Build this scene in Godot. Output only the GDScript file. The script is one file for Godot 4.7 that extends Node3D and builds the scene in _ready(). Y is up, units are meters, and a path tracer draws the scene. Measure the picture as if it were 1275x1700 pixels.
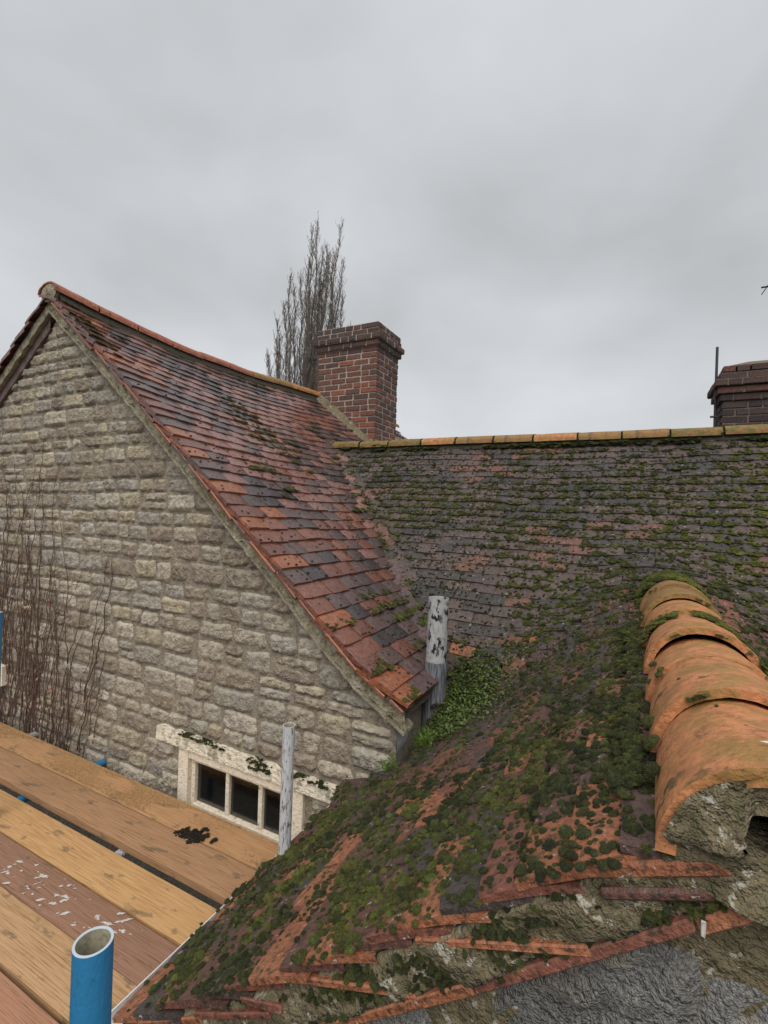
extends Node3D

# Axes: x runs along the stone gable wall to the right, -z runs along the ridges away from the viewer, y is up.
const EYE := 5.0          # eye height above the ground
const WALL_U := 2.1       # distance (along -z) of the stone gable wall
const LEFT_RIDGE := -3.9
const FRONT_RIDGE := 0.205

var rng := RandomNumberGenerator.new()
var nz := FastNoiseLite.new()
var nz_fine := FastNoiseLite.new()
var M := {}
var used := {}

# ------------------------------------------------------------------ mesh builder
class MB:
	var v := PackedVector3Array()
	var c := PackedColorArray()
	var i := PackedInt32Array()
	func add(p: Vector3, col := Color.WHITE) -> int:
		v.append(p)
		c.append(col)
		return v.size() - 1
	func tri(a: int, b: int, d: int) -> void:   # counter-clockwise from outside
		i.append(a)
		i.append(d)
		i.append(b)
	func quad(a: int, b: int, d: int, e: int) -> void:
		tri(a, b, d)
		tri(a, d, e)
	func qf(a: Vector3, b: Vector3, d: Vector3, e: Vector3, col := Color.WHITE) -> void:
		var k := add(a, col)
		add(b, col)
		add(d, col)
		add(e, col)
		quad(k, k + 1, k + 2, k + 3)
	func tf(a: Vector3, b: Vector3, d: Vector3, col := Color.WHITE) -> void:
		var k := add(a, col)
		add(b, col)
		add(d, col)
		tri(k, k + 1, k + 2)
	func box(lo: Vector3, hi: Vector3, col := Color.WHITE) -> void:
		var p := []
		for k in 8:
			p.append(Vector3(hi.x if k & 1 else lo.x, hi.y if k & 2 else lo.y, hi.z if k & 4 else lo.z))
		qf(p[4], p[5], p[7], p[6], col)
		qf(p[1], p[0], p[2], p[3], col)
		qf(p[0], p[4], p[6], p[2], col)
		qf(p[5], p[1], p[3], p[7], col)
		qf(p[6], p[7], p[3], p[2], col)
		qf(p[0], p[1], p[5], p[4], col)
	func cbox(size: Vector3, ch: float, at := Vector3.ZERO, bas := Basis(), col := Color.WHITE, jit := 0.0, r: RandomNumberGenerator = null) -> void:
		# chamfered box, 44 triangles
		var h := size * 0.5
		var idx := {}
		for k in 8:
			var s := Vector3(1 if k & 1 else -1, 1 if k & 2 else -1, 1 if k & 4 else -1)
			var j := Vector3.ZERO
			if r != null:
				j = Vector3(r.randf_range(-jit, jit), r.randf_range(-jit, jit), r.randf_range(-jit, jit))
			for ax in 3:
				var q := Vector3(s.x * (h.x - ch), s.y * (h.y - ch), s.z * (h.z - ch))
				q[ax] = s[ax] * h[ax]
				idx[k * 3 + ax] = at + bas * (q + j)
		var faces := [[0, [1, 3, 7, 5]], [0, [4, 6, 2, 0]], [1, [2, 6, 7, 3]], [1, [0, 1, 5, 4]], [2, [4, 5, 7, 6]], [2, [1, 0, 2, 3]]]
		for f in faces:
			var q = f[1]
			qf(idx[q[0] * 3 + f[0]], idx[q[1] * 3 + f[0]], idx[q[2] * 3 + f[0]], idx[q[3] * 3 + f[0]], col)
		for k in 8:
			for ax in 3:
				var k2: int = k | (1 << ax)
				if k2 == k:
					continue
				var a1 := (ax + 1) % 3
				var a2 := (ax + 2) % 3
				var A: Vector3 = idx[k * 3 + a1]
				var B: Vector3 = idx[k2 * 3 + a1]
				var C: Vector3 = idx[k2 * 3 + a2]
				var D: Vector3 = idx[k * 3 + a2]
				var out: Vector3 = (A + B + C + D) * 0.25 - at
				if (B - A).cross(C - A).dot(out) > 0:
					qf(A, B, C, D, col)
				else:
					qf(A, D, C, B, col)
			var P: Vector3 = idx[k * 3]
			var Q: Vector3 = idx[k * 3 + 1]
			var R: Vector3 = idx[k * 3 + 2]
			if (Q - P).cross(R - P).dot(P - at) > 0:
				tf(P, Q, R, col)
			else:
				tf(P, R, Q, col)
	func sweep(pts: PackedVector3Array, rad: PackedFloat32Array, n: int, col := Color.WHITE) -> void:
		if pts.size() < 2:
			return
		var first := v.size()
		var side := Vector3.RIGHT
		for k in pts.size():
			var d: Vector3 = (pts[mini(k + 1, pts.size() - 1)] - pts[maxi(k - 1, 0)]).normalized()
			if absf(d.dot(side)) > 0.9:
				side = Vector3.FORWARD if absf(d.z) < 0.8 else Vector3.UP
			var x := (side - d * side.dot(d)).normalized()
			var y := d.cross(x)
			for s in n:
				var a := TAU * s / n
				add(pts[k] + (x * cos(a) + y * sin(a)) * rad[k], col)
		for k in pts.size() - 1:
			for s in n:
				var s2 := (s + 1) % n
				quad(first + k * n + s, first + k * n + s2, first + (k + 1) * n + s2, first + (k + 1) * n + s)
		var a0 := add(pts[0], col)
		var a1 := add(pts[pts.size() - 1], col)
		for s in n:
			var s2 := (s + 1) % n
			tri(a0, first + s2, first + s)
			tri(a1, first + (pts.size() - 1) * n + s, first + (pts.size() - 1) * n + s2)
	func lathe(prof: Array, n: int, col := Color.WHITE, bas := Basis(), at := Vector3.ZERO) -> void:   # (radius, y) from bottom outside upward
		for k in prof.size() - 1:
			var first := v.size()
			for s in n + 1:
				var a := -TAU * s / n
				for q in 2:
					var p: Vector2 = prof[k + q]
					add(at + bas * Vector3(p.x * cos(a), p.y, p.x * sin(a)), col)
			for s in n:
				var b := first + s * 2
				quad(b, b + 2, b + 3, b + 1)
	func grid(nx: int, ny: int, fn: Callable, colfn = null) -> int:   # fn(i, j) -> position; x to the right and y up seen from outside
		var first := v.size()
		for j in ny + 1:
			for k in nx + 1:
				var p: Vector3 = fn.call(k, j)
				add(p, colfn.call(k, j) if colfn != null else Color.WHITE)
		for j in ny:
			for k in nx:
				var b := first + j * (nx + 1) + k
				quad(b, b + 1, b + nx + 2, b + nx + 1)
		return first
	func append(o: MB, t: Transform3D, tint := Color.WHITE) -> void:
		var first := v.size()
		for k in o.v.size():
			v.append(t * o.v[k])
			c.append(o.c[k] * tint)
		for k in o.i:
			i.append(k + first)
	func arrays() -> Array:
		var n := PackedVector3Array()
		n.resize(v.size())
		for t in range(0, i.size(), 3):
			var a := i[t]
			var b := i[t + 2]
			var d := i[t + 1]
			var cr := (v[b] - v[a]).cross(v[d] - v[a])
			n[a] += cr
			n[b] += cr
			n[d] += cr
		for k in n.size():
			n[k] = n[k].normalized() if n[k].length_squared() > 1e-24 else Vector3.UP
		var arr := []
		arr.resize(Mesh.ARRAY_MAX)
		arr[Mesh.ARRAY_VERTEX] = v
		arr[Mesh.ARRAY_NORMAL] = n
		arr[Mesh.ARRAY_COLOR] = c
		arr[Mesh.ARRAY_INDEX] = i
		return arr
	func mesh(mat: Material, into: ArrayMesh = null) -> ArrayMesh:
		var m := into if into != null else ArrayMesh.new()
		if i.size() > 0:
			m.add_surface_from_arrays(Mesh.PRIMITIVE_TRIANGLES, arrays())
			m.surface_set_material(m.get_surface_count() - 1, mat)
		return m

# ------------------------------------------------------------------ nodes
func numbered(called: String) -> String:
	if not used.has(called):
		used[called] = 0
		return called
	used[called] += 1
	return "%s_%03d" % [called, used[called]]

func thing(called: String, label: String, category: String, at := Vector3.ZERO, group := "") -> Node3D:
	var o := Node3D.new()
	o.name = numbered(called)
	add_child(o)
	o.position = at
	tag(o, label, category, group)
	return o

func tag(o: Node, label: String, category: String, group := "") -> void:
	o.set_meta("label", label)
	o.set_meta("category", category)
	if group:
		o.set_meta("group", group)

func put(called: String, mesh: Mesh, parent: Node = null, t := Transform3D(), mat: Material = null) -> MeshInstance3D:
	var o := MeshInstance3D.new()
	o.mesh = mesh
	o.transform = t
	if mat != null:
		o.material_override = mat
	if parent == null:
		o.name = numbered(called)
		add_child(o)
	else:
		o.name = called
		parent.add_child(o, true)
	return o

func stuff(o: Node) -> Node:
	o.set_meta("kind", "stuff")
	return o

func swarm(called: String, mesh: Mesh, mat: Material, xf: Array, cols: Array, parent: Node) -> MultiMeshInstance3D:
	var mm := MultiMesh.new()
	mm.transform_format = MultiMesh.TRANSFORM_3D
	mm.use_colors = true
	mm.mesh = mesh
	mm.instance_count = xf.size()
	for k in xf.size():
		mm.set_instance_transform(k, xf[k])
		mm.set_instance_color(k, cols[k])
	var o := MultiMeshInstance3D.new()
	o.multimesh = mm
	o.material_override = mat
	if parent == null:
		o.name = numbered(called)
		add_child(o)
	else:
		o.name = called
		parent.add_child(o, true)
	stuff(o)
	return o

# ------------------------------------------------------------------ materials
func lin(r: float, g: float, b: float, a := 1.0) -> Color:
	var c := Color(r, g, b).linear_to_srgb()
	c.a = a
	return c

func noise_tex(freq: float, size: int, stops: Array, seed_: int, oct := 4, kind := FastNoiseLite.TYPE_SIMPLEX_SMOOTH, normalize := true, gain := 0.5) -> NoiseTexture2D:
	var n := FastNoiseLite.new()
	n.noise_type = kind
	n.frequency = freq
	n.seed = seed_
	n.fractal_octaves = oct
	n.fractal_gain = gain
	if oct <= 1:
		n.fractal_type = FastNoiseLite.FRACTAL_NONE
	var t := NoiseTexture2D.new()
	t.width = size
	t.height = size
	t.seamless = true
	t.seamless_blend_skirt = 0.12
	t.normalize = normalize
	t.noise = n
	if stops:
		var g := Gradient.new()
		var offs := PackedFloat32Array()
		var cs := PackedColorArray()
		for s in stops:
			offs.append(s[0])
			cs.append(s[1])
		g.offsets = offs
		g.colors = cs
		t.color_ramp = g
	return t

func surf(color: Color, rough: float, tex: Texture2D = null, scale := Vector3.ONE, height: Texture2D = null, hscale := 0.0, detail: Texture2D = null, dscale := Vector3.ONE) -> StandardMaterial3D:
	var m := StandardMaterial3D.new()
	m.albedo_color = lin(color.r, color.g, color.b)
	m.roughness = rough
	m.vertex_color_use_as_albedo = true
	m.uv1_triplanar = true
	m.uv1_world_triplanar = true
	m.uv1_triplanar_sharpness = 4.0
	m.uv1_scale = scale
	if tex:
		m.albedo_texture = tex
	if height:
		m.heightmap_enabled = true
		m.heightmap_texture = height
		m.heightmap_scale = hscale
	if detail:
		m.detail_enabled = true
		m.detail_albedo = detail
		m.detail_blend_mode = BaseMaterial3D.BLEND_MODE_MIX
		m.detail_uv_layer = BaseMaterial3D.DETAIL_UV_2
		m.uv2_triplanar = true
		m.uv2_world_triplanar = true
		m.uv2_triplanar_sharpness = 4.0
		m.uv2_scale = dscale
	return m

func g1(x: float) -> Color:
	return lin(x, x, x)

func make_materials() -> void:
	var mottle := noise_tex(0.02, 512, [[0.0, g1(0.42)], [0.35, g1(0.7)], [0.6, g1(0.88)], [1.0, g1(1.0)]], 3, 5, FastNoiseLite.TYPE_SIMPLEX_SMOOTH, true, 0.62)
	var bump := noise_tex(0.03, 512, [], 9, 5, FastNoiseLite.TYPE_SIMPLEX_SMOOTH, true, 0.65)
	# lichen and algae on tiles: dark algae patches, pale grey lichen specks
	var algae := noise_tex(0.012, 512, [[0.0, lin(0.02, 0.022, 0.015, 0.85)], [0.3, lin(0.03, 0.03, 0.02, 0.7)], [0.42, lin(0.04, 0.035, 0.03, 0.0)], [0.8, lin(0.3, 0.3, 0.26, 0.0)], [0.84, lin(0.38, 0.38, 0.33, 0.85)], [1.0, lin(0.5, 0.5, 0.44, 1.0)]], 21, 5, FastNoiseLite.TYPE_SIMPLEX_SMOOTH, true, 0.68)
	var algae_less := noise_tex(0.012, 512, [[0.0, lin(0.02, 0.018, 0.018, 0.8)], [0.22, lin(0.03, 0.025, 0.025, 0.6)], [0.36, lin(0.04, 0.035, 0.03, 0.0)], [0.88, lin(0.3, 0.3, 0.26, 0.0)], [0.9, lin(0.4, 0.38, 0.34, 0.8)], [1.0, lin(0.5, 0.48, 0.42, 1.0)]], 27, 5, FastNoiseLite.TYPE_SIMPLEX_SMOOTH, true, 0.68)
	M.clay = []
	var wet := 0.24
	for col in [
		[0.31, 0.112, 0.055], [0.22, 0.09, 0.062], [0.25, 0.125, 0.105], [0.118, 0.075, 0.07], [0.085, 0.06, 0.058], [0.055, 0.044, 0.045], [0.17, 0.07, 0.05],   # 0-6 stone wing: orange, red, pink with sky sheen painted in, purple-brown, dark, black, brick
		[0.06, 0.049, 0.047], [0.088, 0.061, 0.055], [0.041, 0.037, 0.038], [0.16, 0.074, 0.055], [0.105, 0.073, 0.065],                                   # 7-11 rear wing
		[0.13, 0.06, 0.046], [0.33, 0.125, 0.06], [0.07, 0.055, 0.052], [0.2, 0.075, 0.05], [0.10, 0.058, 0.05]]:                                   # 12-16 front wing
		var k: int = M.clay.size()
		var a = algae_less if k < 7 else algae
		var m := surf(Color(col[0], col[1], col[2]) * 1.2, wet if k < 7 else 0.62, mottle, Vector3.ONE * (3.1 + 0.37 * (k % 5)), bump, 0.16 if k < 7 else 0.35, a, Vector3.ONE * (3.7 + 0.31 * (k % 7)))
		m.uv1_offset = Vector3(k * 0.137, k * 0.31, k * 0.523)
		m.uv2_offset = Vector3(k * 0.217, k * 0.11, k * 0.423)
		M.clay.append(m)
	# ridge tiles: orange clay with ochre film and dark specks
	var ochre := noise_tex(0.006, 512, [[0.0, lin(0.21, 0.15, 0.03, 0.75)], [0.4, lin(0.25, 0.17, 0.04, 0.5)], [0.56, lin(0.4, 0.2, 0.06, 0.0)], [0.74, lin(0.1, 0.1, 0.03, 0.0)], [0.8, lin(0.05, 0.055, 0.02, 0.8)], [1.0, lin(0.05, 0.06, 0.02, 0.95)]], 33, 5, FastNoiseLite.TYPE_SIMPLEX_SMOOTH, true, 0.62)
	M.ridge_orange = surf(Color(0.6, 0.25, 0.105), 0.72, mottle, Vector3.ONE * 2.6, bump, 0.3, ochre, Vector3.ONE * 2.3)
	M.ridge_ochre = surf(Color(0.33, 0.18, 0.07), 0.75, mottle, Vector3.ONE * 2.9, bump, 0.3, ochre, Vector3.ONE * 2.9)
	var green_film := noise_tex(0.008, 512, [[0.0, lin(0.09, 0.1, 0.025, 0.95)], [0.5, lin(0.12, 0.12, 0.03, 0.8)], [0.7, lin(0.2, 0.14, 0.05, 0.15)], [1.0, lin(0.03, 0.035, 0.02, 0.7)]], 35, 5)
	M.ridge_green = surf(Color(0.34, 0.17, 0.06), 0.8, mottle, Vector3.ONE * 2.9, bump, 0.3, green_film, Vector3.ONE * 3.3)
	M.ridge_red = surf(Color(0.42, 0.14, 0.075), 0.6, mottle, Vector3.ONE * 2.2, bump, 0.3, algae_less, Vector3.ONE * 2.0)
	# limestone
	var stone_tex := noise_tex(0.014, 512, [[0.0, lin(0.42, 0.40, 0.37)], [0.3, lin(0.66, 0.63, 0.58)], [0.55, lin(0.85, 0.82, 0.76)], [0.8, lin(0.97, 0.95, 0.9)], [1.0, lin(1, 1, 0.97)]], 41, 6, FastNoiseLite.TYPE_SIMPLEX_SMOOTH, true, 0.7)
	var stone_bump := noise_tex(0.025, 512, [], 43, 6, FastNoiseLite.TYPE_SIMPLEX_SMOOTH, true, 0.72)
	var stone_dirt := noise_tex(0.006, 512, [[0.0, lin(0.16, 0.12, 0.08, 0.45)], [0.3, lin(0.2, 0.17, 0.12, 0.1)], [0.45, lin(0.2, 0.2, 0.15, 0.0)], [0.72, lin(0.4, 0.36, 0.2, 0.0)], [0.82, lin(0.45, 0.42, 0.29, 0.35)], [1.0, lin(0.5, 0.47, 0.33, 0.5)]], 47, 5, FastNoiseLite.TYPE_SIMPLEX_SMOOTH, true, 0.6)
	M.stone = surf(Color(1, 1, 1), 0.92, stone_tex, Vector3.ONE * 2.4, stone_bump, 1.6, stone_dirt, Vector3.ONE * 0.9)
	M.mortar = surf(Color(0.36, 0.325, 0.28), 0.95, stone_tex, Vector3.ONE * 4.0, stone_bump, 0.9, stone_dirt, Vector3.ONE * 1.1)
	var lichen := noise_tex(0.012, 512, [[0.0, lin(0.05, 0.06, 0.02, 0.85)], [0.3, lin(0.09, 0.09, 0.04, 0.5)], [0.45, lin(0.2, 0.2, 0.15, 0.0)], [0.7, lin(0.5, 0.5, 0.42, 0.0)], [0.75, lin(0.5, 0.49, 0.42, 0.6)], [1.0, lin(0.62, 0.6, 0.52, 0.8)]], 51, 5, FastNoiseLite.TYPE_SIMPLEX_SMOOTH, true, 0.62)
	M.verge_mortar = surf(Color(0.47, 0.435, 0.34), 0.95, stone_tex, Vector3.ONE * 3.0, stone_bump, 1.5, lichen, Vector3.ONE * 2.6)
	M.front_mortar = surf(Color(0.21, 0.18, 0.115), 0.95, stone_tex, Vector3.ONE * 2.2, stone_bump, 1.6, lichen, Vector3.ONE * 3.1)
	var grit := noise_tex(0.06, 512, [[0.0, g1(0.3)], [0.4, g1(0.55)], [0.62, g1(0.8)], [1.0, g1(1.0)]], 53, 4, FastNoiseLite.TYPE_SIMPLEX_SMOOTH, true, 0.75)
	M.shaded_bedding = surf(Color(0.075, 0.068, 0.05), 0.95, stone_tex, Vector3.ONE * 4.0, stone_bump, 1.2)  # ridge mortar, darkened to paint in the shadow line under the ridge tiles
	M.grey_stone = surf(Color(0.86, 0.87, 0.88), 0.9, grit, Vector3.ONE * 3.4, stone_bump, 2.2, stone_dirt, Vector3.ONE * 1.6)
	# bricks
	M.brick = []
	for col in [[0.17, 0.075, 0.056], [0.135, 0.066, 0.053], [0.095, 0.058, 0.05], [0.26, 0.09, 0.055], [0.075, 0.055, 0.052], [0.045, 0.036, 0.036], [0.075, 0.045, 0.042], [0.15, 0.07, 0.055]]:
		var k: int = M.brick.size()
		var m := surf(Color(col[0], col[1], col[2]) * 1.25, 0.85, mottle, Vector3.ONE * (3.3 + 0.3 * k), bump, 0.6, algae_less, Vector3.ONE * 3.1)
		m.uv1_offset = Vector3(k * 0.137, k * 0.31, k * 0.523)
		M.brick.append(m)
	M.brick_mortar = surf(Color(0.5, 0.45, 0.385), 0.95, mottle, Vector3.ONE * 3.0, stone_bump, 1.0)
	M.brick_mortar_dark = surf(Color(0.22, 0.17, 0.13), 0.95, mottle, Vector3.ONE * 3.0, stone_bump, 1.0)
	# timber and paint
	var peel := noise_tex(0.02, 512, [[0.0, lin(0.16, 0.13, 0.1)], [0.17, lin(0.3, 0.26, 0.2)], [0.24, lin(0.72, 0.68, 0.6)], [0.5, lin(0.9, 0.87, 0.8)], [1.0, lin(1, 0.98, 0.93)]], 61, 5, FastNoiseLite.TYPE_SIMPLEX_SMOOTH, true, 0.65)
	M.white_paint = surf(Color(0.86, 0.8, 0.71), 0.65, peel, Vector3(2.2, 5.0, 2.2), bump, 0.25)
	M.lintel_paint = surf(Color(0.86, 0.82, 0.72), 0.75, peel, Vector3(2.0, 3.4, 3.0), stone_bump, 0.8, lichen, Vector3.ONE * 1.2)
	var tube_wear := noise_tex(0.02, 512, [[0.0, lin(0.08, 0.07, 0.06)], [0.34, lin(0.22, 0.2, 0.18)], [0.4, lin(0.75, 0.75, 0.75)], [0.55, lin(0.85, 0.86, 0.88)], [1.0, lin(1, 1, 1)]], 63, 4, FastNoiseLite.TYPE_SIMPLEX_SMOOTH, true, 0.6)
	M.white_tube = surf(Color(0.62, 0.64, 0.66), 0.5, tube_wear, Vector3(9, 1.6, 9), bump, 0.15)
	var scuffs := noise_tex(0.02, 512, [[0.0, lin(0.35, 0.4, 0.45)], [0.2, lin(0.8, 0.82, 0.85)], [0.4, lin(1, 1, 1)], [0.84, lin(0.86, 0.93, 1)], [1.0, lin(1, 1, 1)]], 65, 5, FastNoiseLite.TYPE_SIMPLEX_SMOOTH, true, 0.7)
	M.blue_tube = surf(Color(0.028, 0.2, 0.4), 0.42, scuffs, Vector3(7, 3, 7), bump, 0.08)
	M.tube_rim = surf(Color(0.5, 0.56, 0.6), 0.5, scuffs, Vector3.ONE * 9)
	M.tube_inside = surf(Color(0.4, 0.37, 0.27), 0.8, mottle, Vector3.ONE * 8)
	M.steel = surf(Color(0.45, 0.47, 0.48), 0.45, scuffs, Vector3.ONE * 6)
	M.steel.metallic = 0.5
	M.dark_metal = surf(Color(0.05, 0.05, 0.055), 0.6, mottle, Vector3.ONE * 5)
	var grain := noise_tex(0.03, 1024, [[0.0, lin(0.3, 0.23, 0.17)], [0.25, lin(0.64, 0.57, 0.49)], [0.45, lin(0.84, 0.8, 0.74)], [0.7, lin(0.95, 0.93, 0.9)], [1.0, lin(1, 1, 1)]], 71, 5, FastNoiseLite.TYPE_SIMPLEX_SMOOTH, true, 0.68)
	var stain := noise_tex(0.009, 512, [[0.0, lin(0.06, 0.05, 0.035, 0.75)], [0.2, lin(0.14, 0.1, 0.06, 0.5)], [0.32, lin(0.3, 0.2, 0.1, 0.0)], [1.0, lin(0.5, 0.38, 0.2, 0.0)]], 73, 5, FastNoiseLite.TYPE_SIMPLEX_SMOOTH, true, 0.6)
	M.board = []
	for col in [[0.42, 0.25, 0.125], [0.36, 0.215, 0.12], [0.52, 0.32, 0.15], [0.28, 0.16, 0.11], [0.46, 0.295, 0.16], [0.38, 0.205, 0.13]]:
		var k: int = M.board.size()
		var m := surf(Color(col[0], col[1], col[2]) * 1.15, 0.8, grain, Vector3(0.11, 4.5, 4.5), grain, 0.25, stain, Vector3(0.9, 2.1, 2.1))
		m.uv1_offset = Vector3(k * 0.37, 0, k * 0.213)
		m.uv2_offset = Vector3(k * 0.77, 0, k * 0.413)
		M.board.append(m)
	M.splash = surf(Color(0.68, 0.66, 0.62), 0.6, mottle, Vector3.ONE * 6)
	M.sawdust = surf(Color(1, 1, 1), 0.95, mottle, Vector3.ONE * 20)
	# pipe
	var smear := noise_tex(0.02, 512, [[0.0, lin(0.012, 0.012, 0.014, 1.0)], [0.37, lin(0.015, 0.015, 0.018, 1.0)], [0.39, lin(0.3, 0.3, 0.32, 0.0)], [1.0, lin(0.6, 0.6, 0.62, 0.0)]], 83, 5, FastNoiseLite.TYPE_SIMPLEX_SMOOTH, true, 0.62)
	M.pipe_grey = surf(Color(0.46, 0.48, 0.49), 0.4, mottle, Vector3(5, 2, 5), null, 0.0, smear, Vector3(1.7, 0.9, 1.7))
	var streak := noise_tex(0.02, 512, [[0.0, lin(0.12, 0.12, 0.14)], [0.4, lin(0.3, 0.31, 0.35)], [0.6, lin(0.55, 0.57, 0.6)], [1.0, lin(1, 1, 1)]], 85, 4)
	M.pipe_sleeve = surf(Color(0.3, 0.31, 0.335), 0.5, streak, Vector3(8, 0.8, 8), bump, 0.15)
	M.lead = surf(Color(0.42, 0.43, 0.44), 0.5, scuffs, Vector3.ONE * 4, bump, 0.3)
	M.trim = surf(Color(0.72, 0.72, 0.7), 0.5, scuffs, Vector3.ONE * 3)
	M.underside = surf(Color(0.08, 0.055, 0.04), 0.9, mottle, Vector3.ONE * 3)
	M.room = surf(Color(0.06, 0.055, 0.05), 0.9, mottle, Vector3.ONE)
	M.glass = StandardMaterial3D.new()
	M.glass.albedo_color = Color(0.06, 0.07, 0.07, 0.45)
	M.glass.transparency = BaseMaterial3D.TRANSPARENCY_ALPHA
	M.glass.roughness = 0.04
	# growth
	M.moss = surf(Color(1, 1, 1), 0.95, mottle, Vector3.ONE * 14, bump, 0.3)
	M.moss.backlight_enabled = true
	M.moss.backlight = Color(0.3, 0.3, 0.2)
	M.leaf = surf(Color(1, 1, 1), 0.6)
	M.leaf.backlight_enabled = true
	M.leaf.backlight = Color(0.4, 0.4, 0.3)
	M.stem = surf(Color(0.13, 0.075, 0.055), 0.85, mottle, Vector3.ONE * 20)
	M.red_leaf = surf(Color(0.22, 0.03, 0.02), 0.6)
	M.bark = surf(Color(0.15, 0.13, 0.11), 0.9, mottle, Vector3.ONE * 2)
	M.twig = surf(Color(0.15, 0.125, 0.105), 0.9)
	M.ground = surf(Color(0.055, 0.05, 0.04), 0.95, mottle, Vector3.ONE * 0.3)

# ------------------------------------------------------------------ roof shapes
func interp(pts: Array, x: float) -> float:
	if x <= pts[0].x:
		return pts[0].y + (x - pts[0].x) * (pts[1].y - pts[0].y) / (pts[1].x - pts[0].x)
	for k in pts.size() - 1:
		if x <= pts[k + 1].x:
			var t: float = (x - pts[k].x) / (pts[k + 1].x - pts[k].x)
			return lerpf(pts[k].y, pts[k + 1].y, t)
	var n := pts.size() - 1
	return pts[n].y + (x - pts[n].x) * (pts[n].y - pts[n - 1].y) / (pts[n].x - pts[n - 1].x)

var LEFT_PROFILE := [Vector2(-3.9, 1.545), Vector2(-3.4, 1.15), Vector2(-2.9, 0.745), Vector2(-2.4, 0.325), Vector2(-1.9, -0.10), Vector2(-1.4, -0.535), Vector2(-1.15, -0.735), Vector2(-0.88, -0.905)]
var SAG := [Vector2(2.0, 0.0), Vector2(2.35, -0.045), Vector2(2.8, -0.075), Vector2(3.3, -0.095), Vector2(3.9, -0.09), Vector2(4.6, -0.05), Vector2(5.4, -0.01), Vector2(9.0, 0.0)]
var FRONT_PROFILE := [Vector2(-1.22, -1.44), Vector2(-0.8, -1.155), Vector2(-0.34, -0.81), Vector2(0.05, -0.505), Vector2(0.205, -0.5)]

func h_left(v: float, u: float) -> float:
	var h: float
	if v < LEFT_RIDGE:
		h = 1.545 + (v - LEFT_RIDGE) * 0.76
	else:
		h = interp(LEFT_PROFILE, v)
	var w := clampf(1.0 - absf(v - LEFT_RIDGE) / 3.0, 0.0, 1.0)
	return h + interp(SAG, u) * w * w * (3.0 - 2.0 * w) + 0.012 * nz.get_noise_3d(v * 60.0, u * 60.0, 5.0)

func h_rear(v: float, u: float) -> float:
	return 0.675 - 0.93 * absf(4.4 - u) + 0.016 * nz.get_noise_3d(v * 55.0, u * 55.0, 55.0) + 0.02 * nz.get_noise_2d(v * 25.0, 7.0)

func h_front(v: float, u: float) -> float:
	var vv := v if v <= FRONT_RIDGE else 2.0 * FRONT_RIDGE - v
	return interp(FRONT_PROFILE, vv) + 0.022 * (u - 0.85) + 0.012 * nz.get_noise_3d(v * 70.0, u * 70.0, 155.0)

func smax(a: float, b: float, k: float) -> float:
	var h := maxf(k - absf(a - b), 0.0) / k
	return maxf(a, b) + h * h * k * 0.25

func roof_h(which: int, v: float, u: float) -> float:
	var f := h_rear(v, u)
	if which == 0:
		return smax(h_left(v, u), f, 0.14)
	if which == 2:
		return smax(h_front(v, u), f, 0.42)
	var h := f
	if v < -0.88:
		h = smax(h, h_left(v, u), 0.14)
	if v < FRONT_RIDGE + 1.0 and v > -1.1:
		h = smax(h, h_front(v, u), 0.42)
	return h

func spot(which: int, v: float, u: float) -> Vector3:
	return Vector3(v, EYE + roof_h(which, v, u), -u)

func cam_px(p: Vector3) -> Vector3:   # only used to choose which pieces are shown largest
	var l: Vector3 = cam.transform.affine_inverse() * p
	if l.z > -0.05:
		return Vector3(-9999, -9999, 0)
	return Vector3(384 + 482.0 * l.x / -l.z, 512 - 482.0 * l.y / -l.z, -l.z)

var cam: Camera3D

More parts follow.
